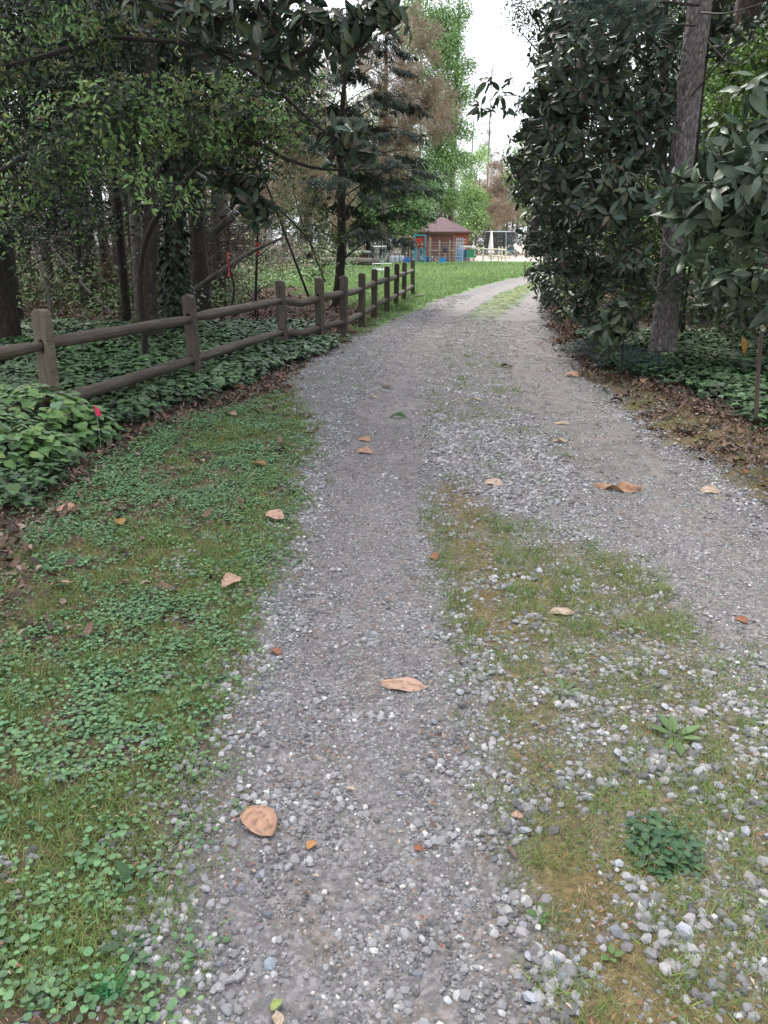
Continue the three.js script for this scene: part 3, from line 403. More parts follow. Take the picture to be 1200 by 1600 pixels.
// ---------------------------------------------------------------- trees left of the driveway
{
  tree({ name: 'shade_tree', label: 'thick dark trunk at the far left edge, behind the fence', seed: 21, trunk: vt(V(-5.74, 0, -11.8), -0.2, 14), rad: [0.3, 0.23, 0.21, 0.18, 0.1], blobs: highCrown(-6, -11.5, 6, 13, 4, 230), geos: C.canopy, leaf: M.matte, twigP: 0.1, clear: 4 });
  const bt = at(228, 0, -11.95);
  tree({ name: 'shade_tree', label: 'straight bare dark trunk standing just left of the ivy-covered one', seed: 22, trunk: [V(-3.45, 0, -11.95), V(-3.52, 0.5, -11.95), at(237, 300, -11.95), bt, V(bt.x - 0.1, 14, -11.9)], rad: [0.17, 0.125, 0.11, 0.105, 0.1, 0.095, 0.06], blobs: highCrown(-3.8, -11.5, 6.5, 14, 3.6, 220), geos: C.canopy, leaf: M.matte, twigP: 0.1, clear: 5 });
  const iv = tree({ name: 'ivy_clad_tree', label: 'tree trunk thickly wrapped in dark glossy ivy', seed: 23, trunk: [V(-3.38, 0, -12.8), at(272, 400, -12.8), at(262, 0, -12.8), V(-4.4, 13, -12.8)], rad: [0.16, 0.14, 0.13, 0.12, 0.06], blobs: highCrown(-4.2, -13.5, 6, 13, 3.4, 160), geos: C.canopy, leaf: M.matte, twigP: 0.1, clear: 5 });
  const R = rng(231), L = [], pts = sampleLine([V(-3.38, 0, -12.8), at(272, 400, -12.8), at(262, 0, -12.8)], 60), ivg = paint(IVY.clone().scale(0.085, 0.085, 0.085), 0.018, 0.036, 0.022), cs = [];
  for (let i = 0; i < 2600; i++) { const p = pts[Math.floor(R() ** 1.3 * 60)], a = R() * 6.28, r = mix(0.14, 0.25, R()), d = V(Math.cos(a), 0, Math.sin(a)); L.push(new THREE.Matrix4().compose(V(p.x + d.x * r, p.y + (R() - 0.5) * 0.14, p.z + d.z * r).sub(pts[0]), _q.setFromEuler(_e.set(mix(0.7, 1.7, R()), a * -1 + Math.PI / 2 + (R() - 0.5), (R() - 0.5), 'YXZ')), V(1, 1, 1).multiplyScalar(mix(0.6, 1.3, R())))); const v = mix(0.6, 1.6, R()); cs.push([v, v, v]); }
  inst('ivy', ivg, M.ivy, L, cs, iv);
  tree({ name: 'shade_tree', label: 'leaning dark trunk just right of the ivy-covered one', seed: 24, trunk: [V(-3.75, 0, -16.5), at(306, 330, -16.5), at(293, 100, -16.5), V(-5, 12, -16.5)], rad: [0.22, 0.16, 0.15, 0.14, 0.08], blobs: highCrown(-4.8, -17, 6, 13, 3.6, 160), geos: C.canopy, leaf: M.matte, twigP: 0.1, clear: 5 });
  tree({ name: 'shade_tree', label: 'broad greyish trunk further back, right of the leaning dark one', seed: 25, bark: M.greyBark, trunk: [V(-4.6, 0, -22), at(343, 300, -22), at(340, 100, -22), V(-5.2, 14, -22)], rad: [0.3, 0.24, 0.22, 0.2, 0.1], blobs: highCrown(-5, -22, 7, 14, 3.6, 140), geos: C.canopy, leaf: M.matte, twigP: 0.1, clear: 5 });
  // slender trees of the wood behind
  const Rb = rng(301), slim = [];
  for (let k = 0; k < 3; k++) slim.push(tree({ name: 'slender_tree', label: 'slender bare trunk among many in the shady wood behind the fence', group: 'slender trees of the left wood', seed: 310 + k, bark: [M.darkBark, M.darkBark, M.greyBark][k], trunk: vt(V(-7 - k * 1.3, 0, -19 - k * 3), 0.3 - 0.3 * k, 11, Rb), rad: [0.11, 0.085, 0.075, 0.06, 0.03], sides: 8, tsegs: 12, limbTo: [V(-7.4 - k * 1.3, 3.2, -18.6 - k * 3), V(-6.2 - k, 4.4, -19.3 - k * 3)], limbR: 0.02, blobs: [[V(-7 - k * 1.3, 8.5, -19 - k * 3), V(1.9, 3, 1.9), 46]], geos: C.canopy, leaf: M.matte, twigP: 0.1, clear: 2 }));
  for (let i = 0; i < 52; i++) { const z = -mix(15, 46, Rb() ** 0.8), px = mix(-60, 440, Rb()), x = (px - 600) / 1208 * -z * 0.95; if (px > 350 || (z > -18 && px > 330)) continue; copy(slim[Math.floor(Rb() * 3)], null, V(x, 0, z), Rb() * 6.28, mix(0.6, 1.5, Rb())); }
  // understory: holly-like trees with pale new leaves and flower heads
  const hb = (x, y, z, r, n) => [at(x, y, z), V(r * 1.3, r * 0.36, r), n];
  const bright = (p, Q) => { const v = mix(0.55, 1.65, Q() ** 0.8); return [v * mix(0.9, 1.15, Q()), v, v * 0.95]; };
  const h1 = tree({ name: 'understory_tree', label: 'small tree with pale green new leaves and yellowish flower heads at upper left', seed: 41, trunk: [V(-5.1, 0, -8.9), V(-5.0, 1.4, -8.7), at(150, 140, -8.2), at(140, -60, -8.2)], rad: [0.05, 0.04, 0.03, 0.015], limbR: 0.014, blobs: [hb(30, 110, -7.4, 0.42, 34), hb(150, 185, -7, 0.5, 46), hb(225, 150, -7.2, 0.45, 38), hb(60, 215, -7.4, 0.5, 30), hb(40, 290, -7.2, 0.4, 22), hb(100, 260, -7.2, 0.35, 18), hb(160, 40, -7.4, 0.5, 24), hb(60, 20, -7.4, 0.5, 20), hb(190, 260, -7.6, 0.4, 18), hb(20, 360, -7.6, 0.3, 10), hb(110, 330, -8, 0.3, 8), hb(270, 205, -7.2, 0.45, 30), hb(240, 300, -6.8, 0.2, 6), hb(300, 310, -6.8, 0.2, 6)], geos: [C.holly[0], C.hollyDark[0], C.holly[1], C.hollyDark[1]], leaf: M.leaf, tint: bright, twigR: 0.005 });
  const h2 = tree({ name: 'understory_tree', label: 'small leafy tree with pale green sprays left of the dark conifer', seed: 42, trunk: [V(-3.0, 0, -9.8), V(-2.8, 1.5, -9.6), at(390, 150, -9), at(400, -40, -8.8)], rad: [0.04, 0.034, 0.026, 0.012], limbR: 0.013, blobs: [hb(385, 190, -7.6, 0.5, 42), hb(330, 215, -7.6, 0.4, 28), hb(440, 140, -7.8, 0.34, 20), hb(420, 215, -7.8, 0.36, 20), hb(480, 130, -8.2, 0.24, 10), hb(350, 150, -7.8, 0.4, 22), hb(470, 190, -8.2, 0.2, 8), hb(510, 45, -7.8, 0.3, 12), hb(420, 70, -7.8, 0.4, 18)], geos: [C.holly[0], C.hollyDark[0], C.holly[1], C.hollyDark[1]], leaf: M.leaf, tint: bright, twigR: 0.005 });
  for (const [t, n, s] of [[h1, 90, 5], [h2, 40, 6]]) { const Q = rng(s), b = t.position, pick = s === 5 ? [[30, 110], [150, 180], [225, 145], [60, 210], [160, 40], [270, 200], [160, 165]] : [[385, 185], [330, 210], [440, 135], [350, 150]]; inst('flower_heads', C.flower[0], M.leaf, Array.from({ length: n }, () => { const [x, y] = pick[Math.floor(Q() * pick.length)], p = at(x, y, -6.9 - Q() * 0.9).add(V((Q() - 0.5) * 0.9, (Q() - 0.4) * 0.35, 0)); return mat4(p.sub(b), 0, Q() * 6, 0, mix(0.6, 1.1, Q())); }), null, t); }
  // dense dark evergreen shrubs that close the wood behind them, depth shade in their colour
  const db = (x, y, z, r, n) => [at(x, y, z), V(r, r * 0.9, r), n];
  const dt = (p, Q) => { const v = mix(0.6, 1.25, Q()); return [v, v, v * 1.08]; };
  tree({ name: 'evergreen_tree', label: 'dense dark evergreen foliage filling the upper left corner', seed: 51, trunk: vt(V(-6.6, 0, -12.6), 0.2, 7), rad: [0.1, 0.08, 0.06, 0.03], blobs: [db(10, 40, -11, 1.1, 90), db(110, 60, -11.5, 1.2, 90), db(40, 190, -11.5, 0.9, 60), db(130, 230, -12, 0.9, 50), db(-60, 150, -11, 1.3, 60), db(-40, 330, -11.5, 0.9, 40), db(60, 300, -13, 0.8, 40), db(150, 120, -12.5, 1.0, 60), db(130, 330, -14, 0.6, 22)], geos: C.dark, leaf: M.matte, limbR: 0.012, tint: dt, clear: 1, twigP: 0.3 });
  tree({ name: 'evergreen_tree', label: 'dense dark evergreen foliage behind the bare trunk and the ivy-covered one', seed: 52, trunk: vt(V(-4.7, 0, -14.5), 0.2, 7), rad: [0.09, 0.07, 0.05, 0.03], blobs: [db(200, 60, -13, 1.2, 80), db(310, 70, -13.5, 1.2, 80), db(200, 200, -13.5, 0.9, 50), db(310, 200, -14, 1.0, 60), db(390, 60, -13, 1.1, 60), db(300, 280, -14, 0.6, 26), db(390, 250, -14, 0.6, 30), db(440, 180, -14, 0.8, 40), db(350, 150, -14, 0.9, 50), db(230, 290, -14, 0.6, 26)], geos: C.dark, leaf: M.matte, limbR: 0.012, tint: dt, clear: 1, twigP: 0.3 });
  // large-leaved magnolia reaching over from the left
  const mb = (x, y, z, r, n) => [at(x, y, z), V(r * 1.2, r * 0.8, r), n];
  tree({ name: 'magnolia_tree', label: 'overhanging magnolia with large dark leaves against the sky, top centre left', seed: 61, trunk: [V(-5.6, 0, -7.4), V(-5.3, 2.2, -7.3), V(-4.6, 4.4, -7), V(-4, 6.5, -6.8)], rad: [0.14, 0.12, 0.1, 0.06], lines: [[[V(-5.3, 2.2, -7.3), at(150, 60, -7.2), at(330, 75, -7.0), at(430, 95, -6.8), at(520, 60, -6.4), at(605, 15, -6.3)], [0.024, 0.022, 0.02, 0.016, 0.012, 0.005]], [[V(-4.8, 3.9, -7.1), at(230, 10, -7), at(340, 30, -6.8), at(430, 20, -6.5)], [0.022, 0.018, 0.014, 0.008]], [[V(-5.3, 2.2, -7.3), at(200, 190, -7.5), at(330, 260, -7.7), at(395, 310, -7.8)], [0.016, 0.015, 0.013, 0.007]], [[at(330, 75, -7.0), at(420, 130, -7.2), at(500, 200, -7.3), at(560, 235, -7.4)], [0.02, 0.016, 0.011, 0.005]]], twigR: 0.007, bark: M.darkBark,
    blobs: [mb(600, 12, -6.2, 0.22, 11), mb(540, 40, -6.3, 0.3, 13), mb(480, 30, -6.4, 0.34, 12), mb(420, 70, -6.6, 0.36, 9), mb(555, 70, -6.3, 0.16, 5), mb(420, 105, -6.6, 0.2, 5), mb(535, 220, -7.4, 0.26, 15), mb(570, 240, -7.4, 0.16, 6), mb(380, 295, -7.8, 0.32, 15), mb(405, 340, -7.8, 0.2, 8), mb(350, 280, -7.9, 0.2, 6), mb(330, 60, -7, 0.4, 6), mb(300, 20, -6.8, 0.4, 8), mb(300, 95, -7, 0.3, 3), mb(480, 95, -6.8, 0.2, 4), mb(250, 20, -7.2, 0.4, 8), mb(395, 10, -6.6, 0.3, 10)], geos: magRose.map((r) => r.geo), rose: magRose, leaves: magLeaves, leaf: M.gloss, single: 300, up: 0.0, clear: 2, size: 0.8 });
  tree({ name: 'leafy_shrub', label: 'airy light green shrub between the magnolia leaves and the conifer trunk', category: 'shrub', seed: 57, trunk: [V(-2.6, 0, -16), V(-2.5, 1.2, -16), V(-2.3, 3.4, -16)], rad: [0.03, 0.024, 0.01], limbR: 0.009, blobs: [[at(455, 270, -15.5), V(0.8, 0.5, 0.6), 16], [at(490, 320, -15.5), V(0.7, 0.5, 0.6), 16], [at(430, 330, -15.5), V(0.6, 0.5, 0.6), 12], [at(470, 370, -15.5), V(0.7, 0.4, 0.6), 12], [at(520, 370, -16), V(0.5, 0.3, 0.5), 8], [at(500, 420, -16.5), V(0.5, 0.3, 0.5), 10]], geos: C.shrub, leaf: M.leaf, size: 0.7, tint: (p, Q) => { const v = mix(0.4, 0.95, Q()); return [v, v, v]; } });
  // dead limbs and leaning saplings between the trunks
  const stick = (name, label, pts, r, mat, cat = 'branch') => tag(mesh(name, tube(pts, r, 7, { segs: 14, rough: 0.12, freq: 6, seed: pts[0].x * 3 }), mat), label, cat);
  stick('fallen_branch', 'pale dead branch leaning up to the right, past the red ribbon', [at(305, 452, -14), at(345, 425, -14), at(390, 395, -14.4), at(440, 372, -14.8)], [0.05, 0.05, 0.04, 0.02], M.greyBark);
  stick('fallen_branch', 'short thick broken limb under the magnolia leaves, left of centre', [at(325, 372, -13), at(350, 350, -12.8), at(385, 318, -12.6)], [0.05, 0.055, 0.04], M.greyBark);
  stick('fallen_branch', 'pale pole leaning diagonally in the wood behind the first fence post', [at(75, 380, -16), at(125, 440, -15), at(178, 492, -14)], [0.018, 0.026, 0.03], M.greyBark);
  stick('leaning_sapling', 'thin dark sapling bowing over behind the third fence post', [at(484, 468, -13.6), at(462, 410, -13.5), at(438, 345, -13.4), at(405, 240, -13), at(420, 150, -12.8)], [0.024, 0.02, 0.017, 0.012, 0.006], M.darkBark, 'sapling');
  stick('leaning_sapling', 'very thin sapling leaning left beside the conifer trunk', [at(508, 440, -17), at(490, 395, -16.8), at(470, 340, -16.5), at(455, 280, -16)], [0.016, 0.014, 0.012, 0.006], M.darkBark, 'sapling');
  stick('leaning_sapling', 'thin forked sapling carrying a red ribbon, behind the fence', [at(362, 478, -12.5), at(366, 450, -12.5), at(356, 405, -12.5), at(357, 360, -12.5), at(345, 335, -12.5)], [0.02, 0.018, 0.014, 0.01, 0.005], M.darkBark, 'sapling');
  stick('leaning_sapling', 'thin stem curving up beside the first fence post', [at(82, 498, -10), at(78, 470, -10), at(64, 420, -10.2), at(52, 380, -10.4), at(30, 250, -10.6)], [0.02, 0.018, 0.016, 0.012, 0.006], M.greyBark, 'sapling');
  const limb = [at(405, 225, -7.6), at(440, 245, -7.6), at(490, 262, -7.6), at(545, 266, -7.7), at(600, 263, -7.8)]; stick('hanging_branch', 'dark bare branch sagging across in front of the conifer', [V(-5.2, 2.6, -7.4), at(300, 215, -7.5), ...limb], [0.03, 0.022, 0.018, 0.012, 0.006], M.darkBark);
  const vine = [at(390, 305, -12), at(425, 318, -12), at(455, 345, -12), at(480, 372, -12.2), at(496, 400, -12.6)]; stick('hanging_branch', 'bare arching branch drooping towards the third fence post', [at(350, 300, -12), ...vine], [0.022, 0.018, 0.014, 0.006], M.darkBark);
  const rib = (label, x, y, z, w, l) => { const P = new THREE.PlaneGeometry(w, l, 2, 8), a = P.attributes.position; for (let i = 0; i < a.count; i++) a.setZ(i, 0.014 * Math.sin(a.getY(i) * 22 + a.getX(i) * 30)); P.computeVertexNormals(); const m = mesh('marker_ribbon', P, std({ color: new THREE.Color(0.55, 0.04, 0.045), side: THREE.DoubleSide, roughness: 0.5 })); m.position.copy(at(x, y, z)); tag(m, label, 'ribbon'); };
  rib('long red ribbon hanging from the thin forked sapling', 357, 413, -12.4, 0.02, 0.36); rib('short red ribbon further back, right of the long one', 402, 388, -15, 0.06, 0.2);
}
// ---------------------------------------------------------------- the conifer behind the fence
{
  const base = V(-1.12, 0, -18.6), top = at(545, 30, -18.6), R = rng(71);
  const g = thing('conifer_tree', base, 0, 'dark conifer with layered drooping boughs spreading right, behind the fence', 'tree');
  const tp = (t) => V(base.x + (top.x - base.x) * t + 0.06 * Math.sin(t * 7), top.y * t, base.z + 0.05 * Math.sin(t * 5));
  mesh('trunk', tube(span(0, 1, 8).map((t) => tp(t).sub(base)), [0.13, 0.1, 0.09, 0.075, 0.06, 0.04, 0.015], 12, { segs: 30, rough: 0.12, freq: 3, tile: 0.4 }), M.darkBark, g);
  const spray = [1, 2, 3].map((s) => { const Q = rng(800 + s), L = []; for (let i = 0; i < 34; i++) { const t = Q(), l = mix(0.08, 0.2, Q()) * (1.1 - t * 0.4), gg = leaf(l, 0.022, { segs: 2, fold: 0.2, curl: 0.3, shape: (u) => 0.6 + 0.4 * Math.sin(u * 3) - u * 0.7 }), k = Q(); gg.applyMatrix4(mat4(V((Q() - 0.5) * 0.1, -0.03 * Q(), t * 0.5), mix(0.1, 0.8, Q()), (Q() - 0.5) * 1.9, 0, 1)); L.push(paint(gg, mix(0.016, 0.032, k), mix(0.03, 0.054, k), mix(0.02, 0.032, k), 0.2, Q)); } return mergeGeometries(L); });
  const mats = [[], [], []], cols = [[], [], []];
  for (let i = 0; i < 46; i++) {
    const t = mix(0.18, 0.97, i / 45), a = i * 2.4 + R() * 0.5, right = Math.cos(a) > -0.25, len = (right ? 3.0 : 1.15) * mix(1.02, 0.24, Math.pow(t, 1.3)) * mix(0.8, 1.1, R()) * (t < 0.26 ? 0.7 : 1), d = V(Math.cos(a), 0, Math.sin(a) * 0.8), p0 = tp(t), rise = 0.44 * len * mix(0.7, 1.2, R());
    const pts = [p0, p0.clone().addScaledVector(d, len * 0.35).add(V(0, rise * 0.55, 0)), p0.clone().addScaledVector(d, len * 0.7).add(V(0, rise * 0.85, 0)), p0.clone().addScaledVector(d, len).add(V(0, rise * 0.72, 0))];
    mesh('bough', tube(pts.map((p) => p.clone().sub(base)), [0.026 * (1.2 - t), 0.012, 0.004], 5, { segs: 8 }), M.darkBark, g);
    const c = new THREE.CatmullRomCurve3(pts), n = Math.round((right ? 26 : 6) * len * 0.6);
    for (let k = 0; k < n; k++) { const u = mix(right ? 0.28 : 0.5, 1, Math.pow(R(), 0.8)), p = c.getPoint(u), side = (R() - 0.5) * 0.75 * len * (1.12 - u) , perp = V(-d.z, 0, d.x); p.addScaledVector(perp, side).add(V(0, -0.04 - 0.11 * R() * R() - Math.abs(side) * 0.12, 0)); const yaw = Math.atan2(d.x, d.z) + Math.sign(side) * -0.5 + (R() - 0.5) * 0.8, v = mix(0.7, 1.3, R()), q = Math.floor(R() * 3); mats[q].push(mat4(p.sub(base), mix(0.0, 0.55, R()), yaw, (R() - 0.5) * 0.6, mix(0.7, 1.15, R()))); cols[q].push([v, v, v * 1.1]); }
  }
  spray.forEach((s, k) => inst('needles', s, M.cedar, mats[k], cols[k], g));
}
// ---------------------------------------------------------------- right side: pine, magnolias, shrubs
{
  // pine trunk with raised bark plates
  const p0 = V(3.66, 0, -10.3), p1 = at(1050, 400, -10.3), p2 = at(1071, 200, -10.3), p3 = at(1095, 0, -10.3), p4 = V(3.7, 13, -10.4), path = new THREE.CatmullRomCurve3([p0, p1, p2, p3, p4]);
  const P = [], U = [], Cc = [], I = [], nS = 110, nV = 480, hTop = 0.5, R = rng(91), cw = 0.05, chh = 0.11;
  const plate = (a, h) => {            // a: metres round, h: metres up; returns [height of bark, tone]
    const wx = a + 0.035 * (fbm(h * 11, a * 9 + 5, 3) - 0.5), gx = wx / cw, gy = (h + 0.09 * (fbm(a * 14 + 3, h * 6, 3) - 0.5)) / chh; let d1 = 9, d2 = 9, id = 0; const per = Math.round(1.26 / cw);
    for (let j = -1; j < 2; j++) for (let i = -1; i < 2; i++) { const ci = Math.floor(gx) + i, cj = Math.floor(gy) + j, ck = ((ci % per) + per) % per, ox = h2(ck * 3 + 1, cj), oy = h2(ck, cj * 5 + 2), dx = ci + ox - gx, dy = cj + oy - gy, d = Math.sqrt(dx * dx + dy * dy); if (d < d1) { d2 = d1; d1 = d; id = h2(ck, cj); } else if (d < d2) d2 = d; }
    const e = sm(0.0, 0.34, d2 - d1) * (0.55 + 0.45 * sm(0.3, 0.6, fbm(a * 30, h * 22 + 9, 3))); return [e * (0.55 + 0.6 * id) + 0.45 * fbm(a * 50, h * 40, 3), id, e];
  };
  for (let i = 0; i <= nV; i++) {
    const t = Math.pow(i / nV, 1.25), c = path.getPoint(t), h = c.y, r0 = 0.138 * (1 - h * 0.03) + 0.075 * Math.exp(-h * 3.6);
    for (let j = 0; j <= nS; j++) { const a = (j / nS) * 6.28319, am = (j / nS) * 1.26, [b, id, e] = plate(am, h), r = r0 * (1 + 0.05 * Math.sin(a * 3 + h)) + b * 0.014; P.push(c.x + Math.cos(a) * r - p0.x, c.y, c.z + Math.sin(a) * r - p0.z); U.push(j / nS * 2, h); const k = 0.75 + 0.5 * vn(am * 30, h * 25), q = mix(0.10, 0.19 + 0.10 * id, e) * k; Cc.push(q * 1.03, q * 0.93, q * 0.92); }
  }
  for (let i = 0; i < nV; i++) for (let j = 0; j < nS; j++) { const a = i * (nS + 1) + j; I.push(a, a + nS + 1, a + 1, a + 1, a + nS + 1, a + nS + 2); }
  const pg = new THREE.BufferGeometry(); pg.setAttribute('position', new THREE.Float32BufferAttribute(P, 3)); pg.setAttribute('uv', new THREE.Float32BufferAttribute(U, 2)); pg.setAttribute('color', new THREE.Float32BufferAttribute(Cc, 3)); pg.setIndex(I); pg.computeVertexNormals();
  const pine = tree({ name: 'pine_tree', label: 'large pine trunk with rough plated bark right of the driveway', seed: 92, trunk: path.getPoints(30), trunkGeo: pg, rad: [0.2, 0.1], bark: std({ vertexColors: true, roughness: 0.95, bumpMap: barkBump, bumpScale: 0.006 }), blobs: highCrown(3.8, -10.4, 8, 14, 2.6, 90), geos: C.canopy, leaf: M.matte, twigP: 0, clear: 6, limbR: 0.05 });
  const dead = (pts, r) => mesh('dead_branch', tube(pts.map((p) => p.clone().sub(p0)), r, 5, { segs: 12, rough: 0.15, freq: 9, seed: pts[1].x }), M.greyBark, pine);
  dead([at(1092, 8, -10.1), at(1010, 2, -9.4), at(930, 20, -8.8), at(850, 60, -8.4)], [0.018, 0.013, 0.008, 0.003]); dead([at(1100, 60, -10.1), at(1150, 100, -9.5), at(1195, 60, -9)], [0.012, 0.008, 0.003]); dead([at(1080, 150, -10.1), at(1130, 90, -9.4), at(1190, 10, -8.8)], [0.012, 0.008, 0.003]); dead([at(1085, 40, -10), at(1020, 40, -9.3), at(960, 70, -8.8), at(900, 60, -8.5)], [0.012, 0.009, 0.006, 0.002]); dead([at(1096, 20, -10), at(1140, 20, -9.4), at(1200, 2, -9)], [0.015, 0.009, 0.004]);
  const nd = [1, 2].map((s) => { const Q = rng(810 + s), L = []; for (let i = 0; i < 46; i++) { const gg = leaf(mix(0.14, 0.2, Q()), 0.0035, { segs: 2, fold: 0, curl: 0.25 * Q(), shape: () => 1 }); gg.applyMatrix4(mat4(V(0, Q() * 0.06, 0), -0.1 - Q() * 1.3, Q() * 6.28, 0, 1)); L.push(paint(gg, 0.05, 0.09, 0.075, 0.3, Q)); } return mergeGeometries(L); });
  nd.forEach((s, k) => inst('needles', s, M.cedar, Array.from({ length: 30 }, () => { const p = at(mix(880, 1030, R()), mix(-20, 80, R()) * R(), -8.6 - R() * 0.9); return aim(p.sub(p0), V(R() - 0.7, R() - 0.4, R() - 0.3), R() * 6, mix(0.7, 1.1, R())); }), null, pine));
  tree({ name: 'pine_tree', label: 'second reddish pine trunk further back in the top right corner', seed: 93, bark: std({ map: barkTex([0.07, 0.05, 0.04], [0.26, 0.2, 0.165]), bumpMap: barkBump, bumpScale: 0.02 }), trunk: [V(6.6, 0, -16), at(1128, 250, -15.5), at(1170, 0, -15), V(6.7, 14, -15)], rad: [0.26, 0.22, 0.2, 0.14], blobs: highCrown(6.8, -15, 7, 14, 3.2, 150), geos: C.canopy, leaf: M.matte, twigP: 0, clear: 6 });
  tree({ name: 'shade_tree', label: 'slim black trunk among the magnolia leaves just left of the large pine', seed: 94, trunk: [V(4.9, 0, -13), at(1034, 260, -13), at(1038, 100, -13), at(1044, -60, -13), V(5, 9, -13)], rad: [0.085, 0.075, 0.065, 0.06, 0.03], blobs: highCrown(5.2, -13, 6, 11, 2.6, 90), geos: C.canopy, leaf: M.matte, twigP: 0, clear: 5 });
  tag(mesh('leaning_sapling', tube([V(3.1, 0, -6.3), at(1184, 590, -6.3), at(1193, 490, -6.2), at(1200, 380, -6)], [0.02, 0.017, 0.015, 0.01], 8, { segs: 10, rough: 0.1, freq: 8 }), std({ color: new THREE.Color(0.13, 0.09, 0.075) })), 'thin reddish-grey sapling stem at the right edge, among the ivy', 'sapling');
  const mb = (x, y, z, r, n) => [at(x, y, z), V(r * 1.15, r * 0.9, r), n];
  const gl = (p, Q) => { const v = mix(0.6, 1.35, Q()); return [v, v, v * 1.05]; };
  tree({ name: 'magnolia_tree', label: 'large dark-leaved magnolia left of the big pine trunk, beside the driveway', seed: 62, trunk: [V(4.3, 0, -11.8), V(4.35, 1.5, -11.9), V(4.2, 3.2, -11.6), V(4.2, 5.6, -11.4)], rad: [0.1, 0.085, 0.07, 0.03], limbR: 0.024, twigR: 0.006, clear: 0.5, up: 0.15, shell: 0.4,
    blobs: [mb(880, 40, -10.6, 0.5, 30), mb(930, 110, -10, 0.75, 75), mb(1000, 140, -10.8, 0.6, 45), mb(890, 190, -10.2, 0.65, 60), mb(985, 230, -10.4, 0.6, 50), mb(900, 280, -10.6, 0.7, 60), mb(960, 330, -9.8, 0.65, 55), mb(880, 360, -11, 0.6, 45), mb(990, 420, -10, 0.5, 30), mb(920, 430, -11, 0.55, 40), mb(1000, 40, -11, 0.7, 40), mb(1130, 40, -11.5, 0.5, 22), mb(940, 15, -10.4, 0.5, 36), mb(905, 490, -11.5, 0.4, 18), mb(962, 515, -9.6, 0.3, 10), mb(1100, 250, -12, 0.7, 30)], geos: magRose.map((r) => r.geo), rose: magRose, leaves: magLeaves, leaf: M.gloss, tint: gl, size: 0.9 });
  const mag2 = tree({ name: 'magnolia_tree', label: 'magnolia at the bend, its leaves hanging down to the driveway edge', seed: 63, trunk: [V(5.3, 0, -17.2), V(5.2, 1.8, -17), V(5.0, 3.6, -16.8), V(4.9, 5.6, -16.4)], rad: [0.1, 0.085, 0.06, 0.03], limbR: 0.024, twigR: 0.006, clear: 0.5, up: 0.1, shell: 0.4,
    blobs: [mb(840, 255, -14, 0.55, 42), mb(815, 300, -15, 0.3, 12), mb(866, 320, -15, 0.68, 55), mb(858, 380, -16.5, 0.52, 50), mb(852, 430, -18, 0.42, 36), mb(850, 200, -14, 0.5, 30), mb(872, 150, -13.5, 0.6, 34), mb(880, 80, -13.6, 0.6, 30), mb(865, 455, -17, 0.5, 30), mb(900, 440, -15, 0.7, 45), mb(870, 10, -13, 0.3, 8)], geos: magRose.map((r) => r.geo), rose: magRose, leaves: magLeaves, leaf: M.gloss, tint: gl, single: 300 });
  { // sprays reaching out over the drive against the sky
    const b = mag2.position.clone(), Q = rng(64);
    const tips = [[752, 165, 0.9], [770, 118, 1], [782, 140, 1.1], [770, 170, 0.7], [800, 120, 0.5], [818, 145, 0.8], [790, 172, 0.7], [833, 148, 0.5], [876, 8, 1.1], [815, 235, 0.9], [842, 120, 0.8]];
    const line = (pts, r) => mesh('branch', tube(pts.map((p) => p.clone().sub(b)), r, 5, { segs: 10 }), M.darkBark, mag2);
    line([at(900, 190, -13.8), at(850, 165, -11.5), at(810, 150, -10), at(785, 150, -9.4), at(758, 160, -9.2)], [0.014, 0.01, 0.007, 0.005, 0.003]); line([at(790, 150, -9.5), at(780, 130, -9.4), at(772, 112, -9.4)], [0.005, 0.003]); line([at(785, 150, -9.4), at(790, 175, -9.4)], [0.004, 0.002]); line([at(868, 120, -12), at(840, 80, -11.5), at(800, 36, -11)], [0.016, 0.01, 0.004]);
    for (const [x, y, s] of tips) { const p = at(x, y, -9.4), d = V(Q() - 0.6, Q() * 0.5, Q() - 0.3).normalize(), A = aim(p.sub(b), d, Q() * 6, s * 0.8); for (const [k, m] of magRose[Math.floor(Q() * 3)].list) { const l = mesh('leaf', magLeaves[k], M.gloss, mag2); l.matrix.multiplyMatrices(A, m); l.matrix.decompose(l.position, l.quaternion, l.scale); } }
  }
  tree({ name: 'magnolia_tree', label: 'near magnolia with long pale grey-green leaves at the right edge, before the pine', seed: 65, trunk: [V(3.9, 0, -5.2), V(3.8, 1.1, -5.3), V(3.6, 2.2, -5.2), V(3.5, 3.4, -5.2)], rad: [0.05, 0.045, 0.035, 0.02], limbR: 0.016, twigR: 0.005, clear: 0.3, up: 0.1, shell: 0.6,
    blobs: [mb(1085, 290, -5.0, 0.16, 6), mb(1130, 330, -4.9, 0.2, 10), mb(1170, 290, -4.8, 0.2, 11), mb(1190, 350, -4.8, 0.2, 11), mb(1150, 250, -5, 0.16, 6), mb(1068, 398, -5.6, 0.05, 2), mb(1130, 440, -5.6, 0.2, 8), mb(1150, 430, -5.3, 0.22, 8), mb(1190, 440, -5.2, 0.25, 9), mb(1170, 220, -5.2, 0.22, 7), mb(1190, 170, -5.2, 0.25, 7), mb(1165, 490, -5.6, 0.2, 7), mb(1085, 345, -5, 0.12, 4)], geos: paleRose.map((r) => r.geo), rose: paleRose, leaves: paleLeaves, leaf: M.gloss, single: 320, size: 0.85 });
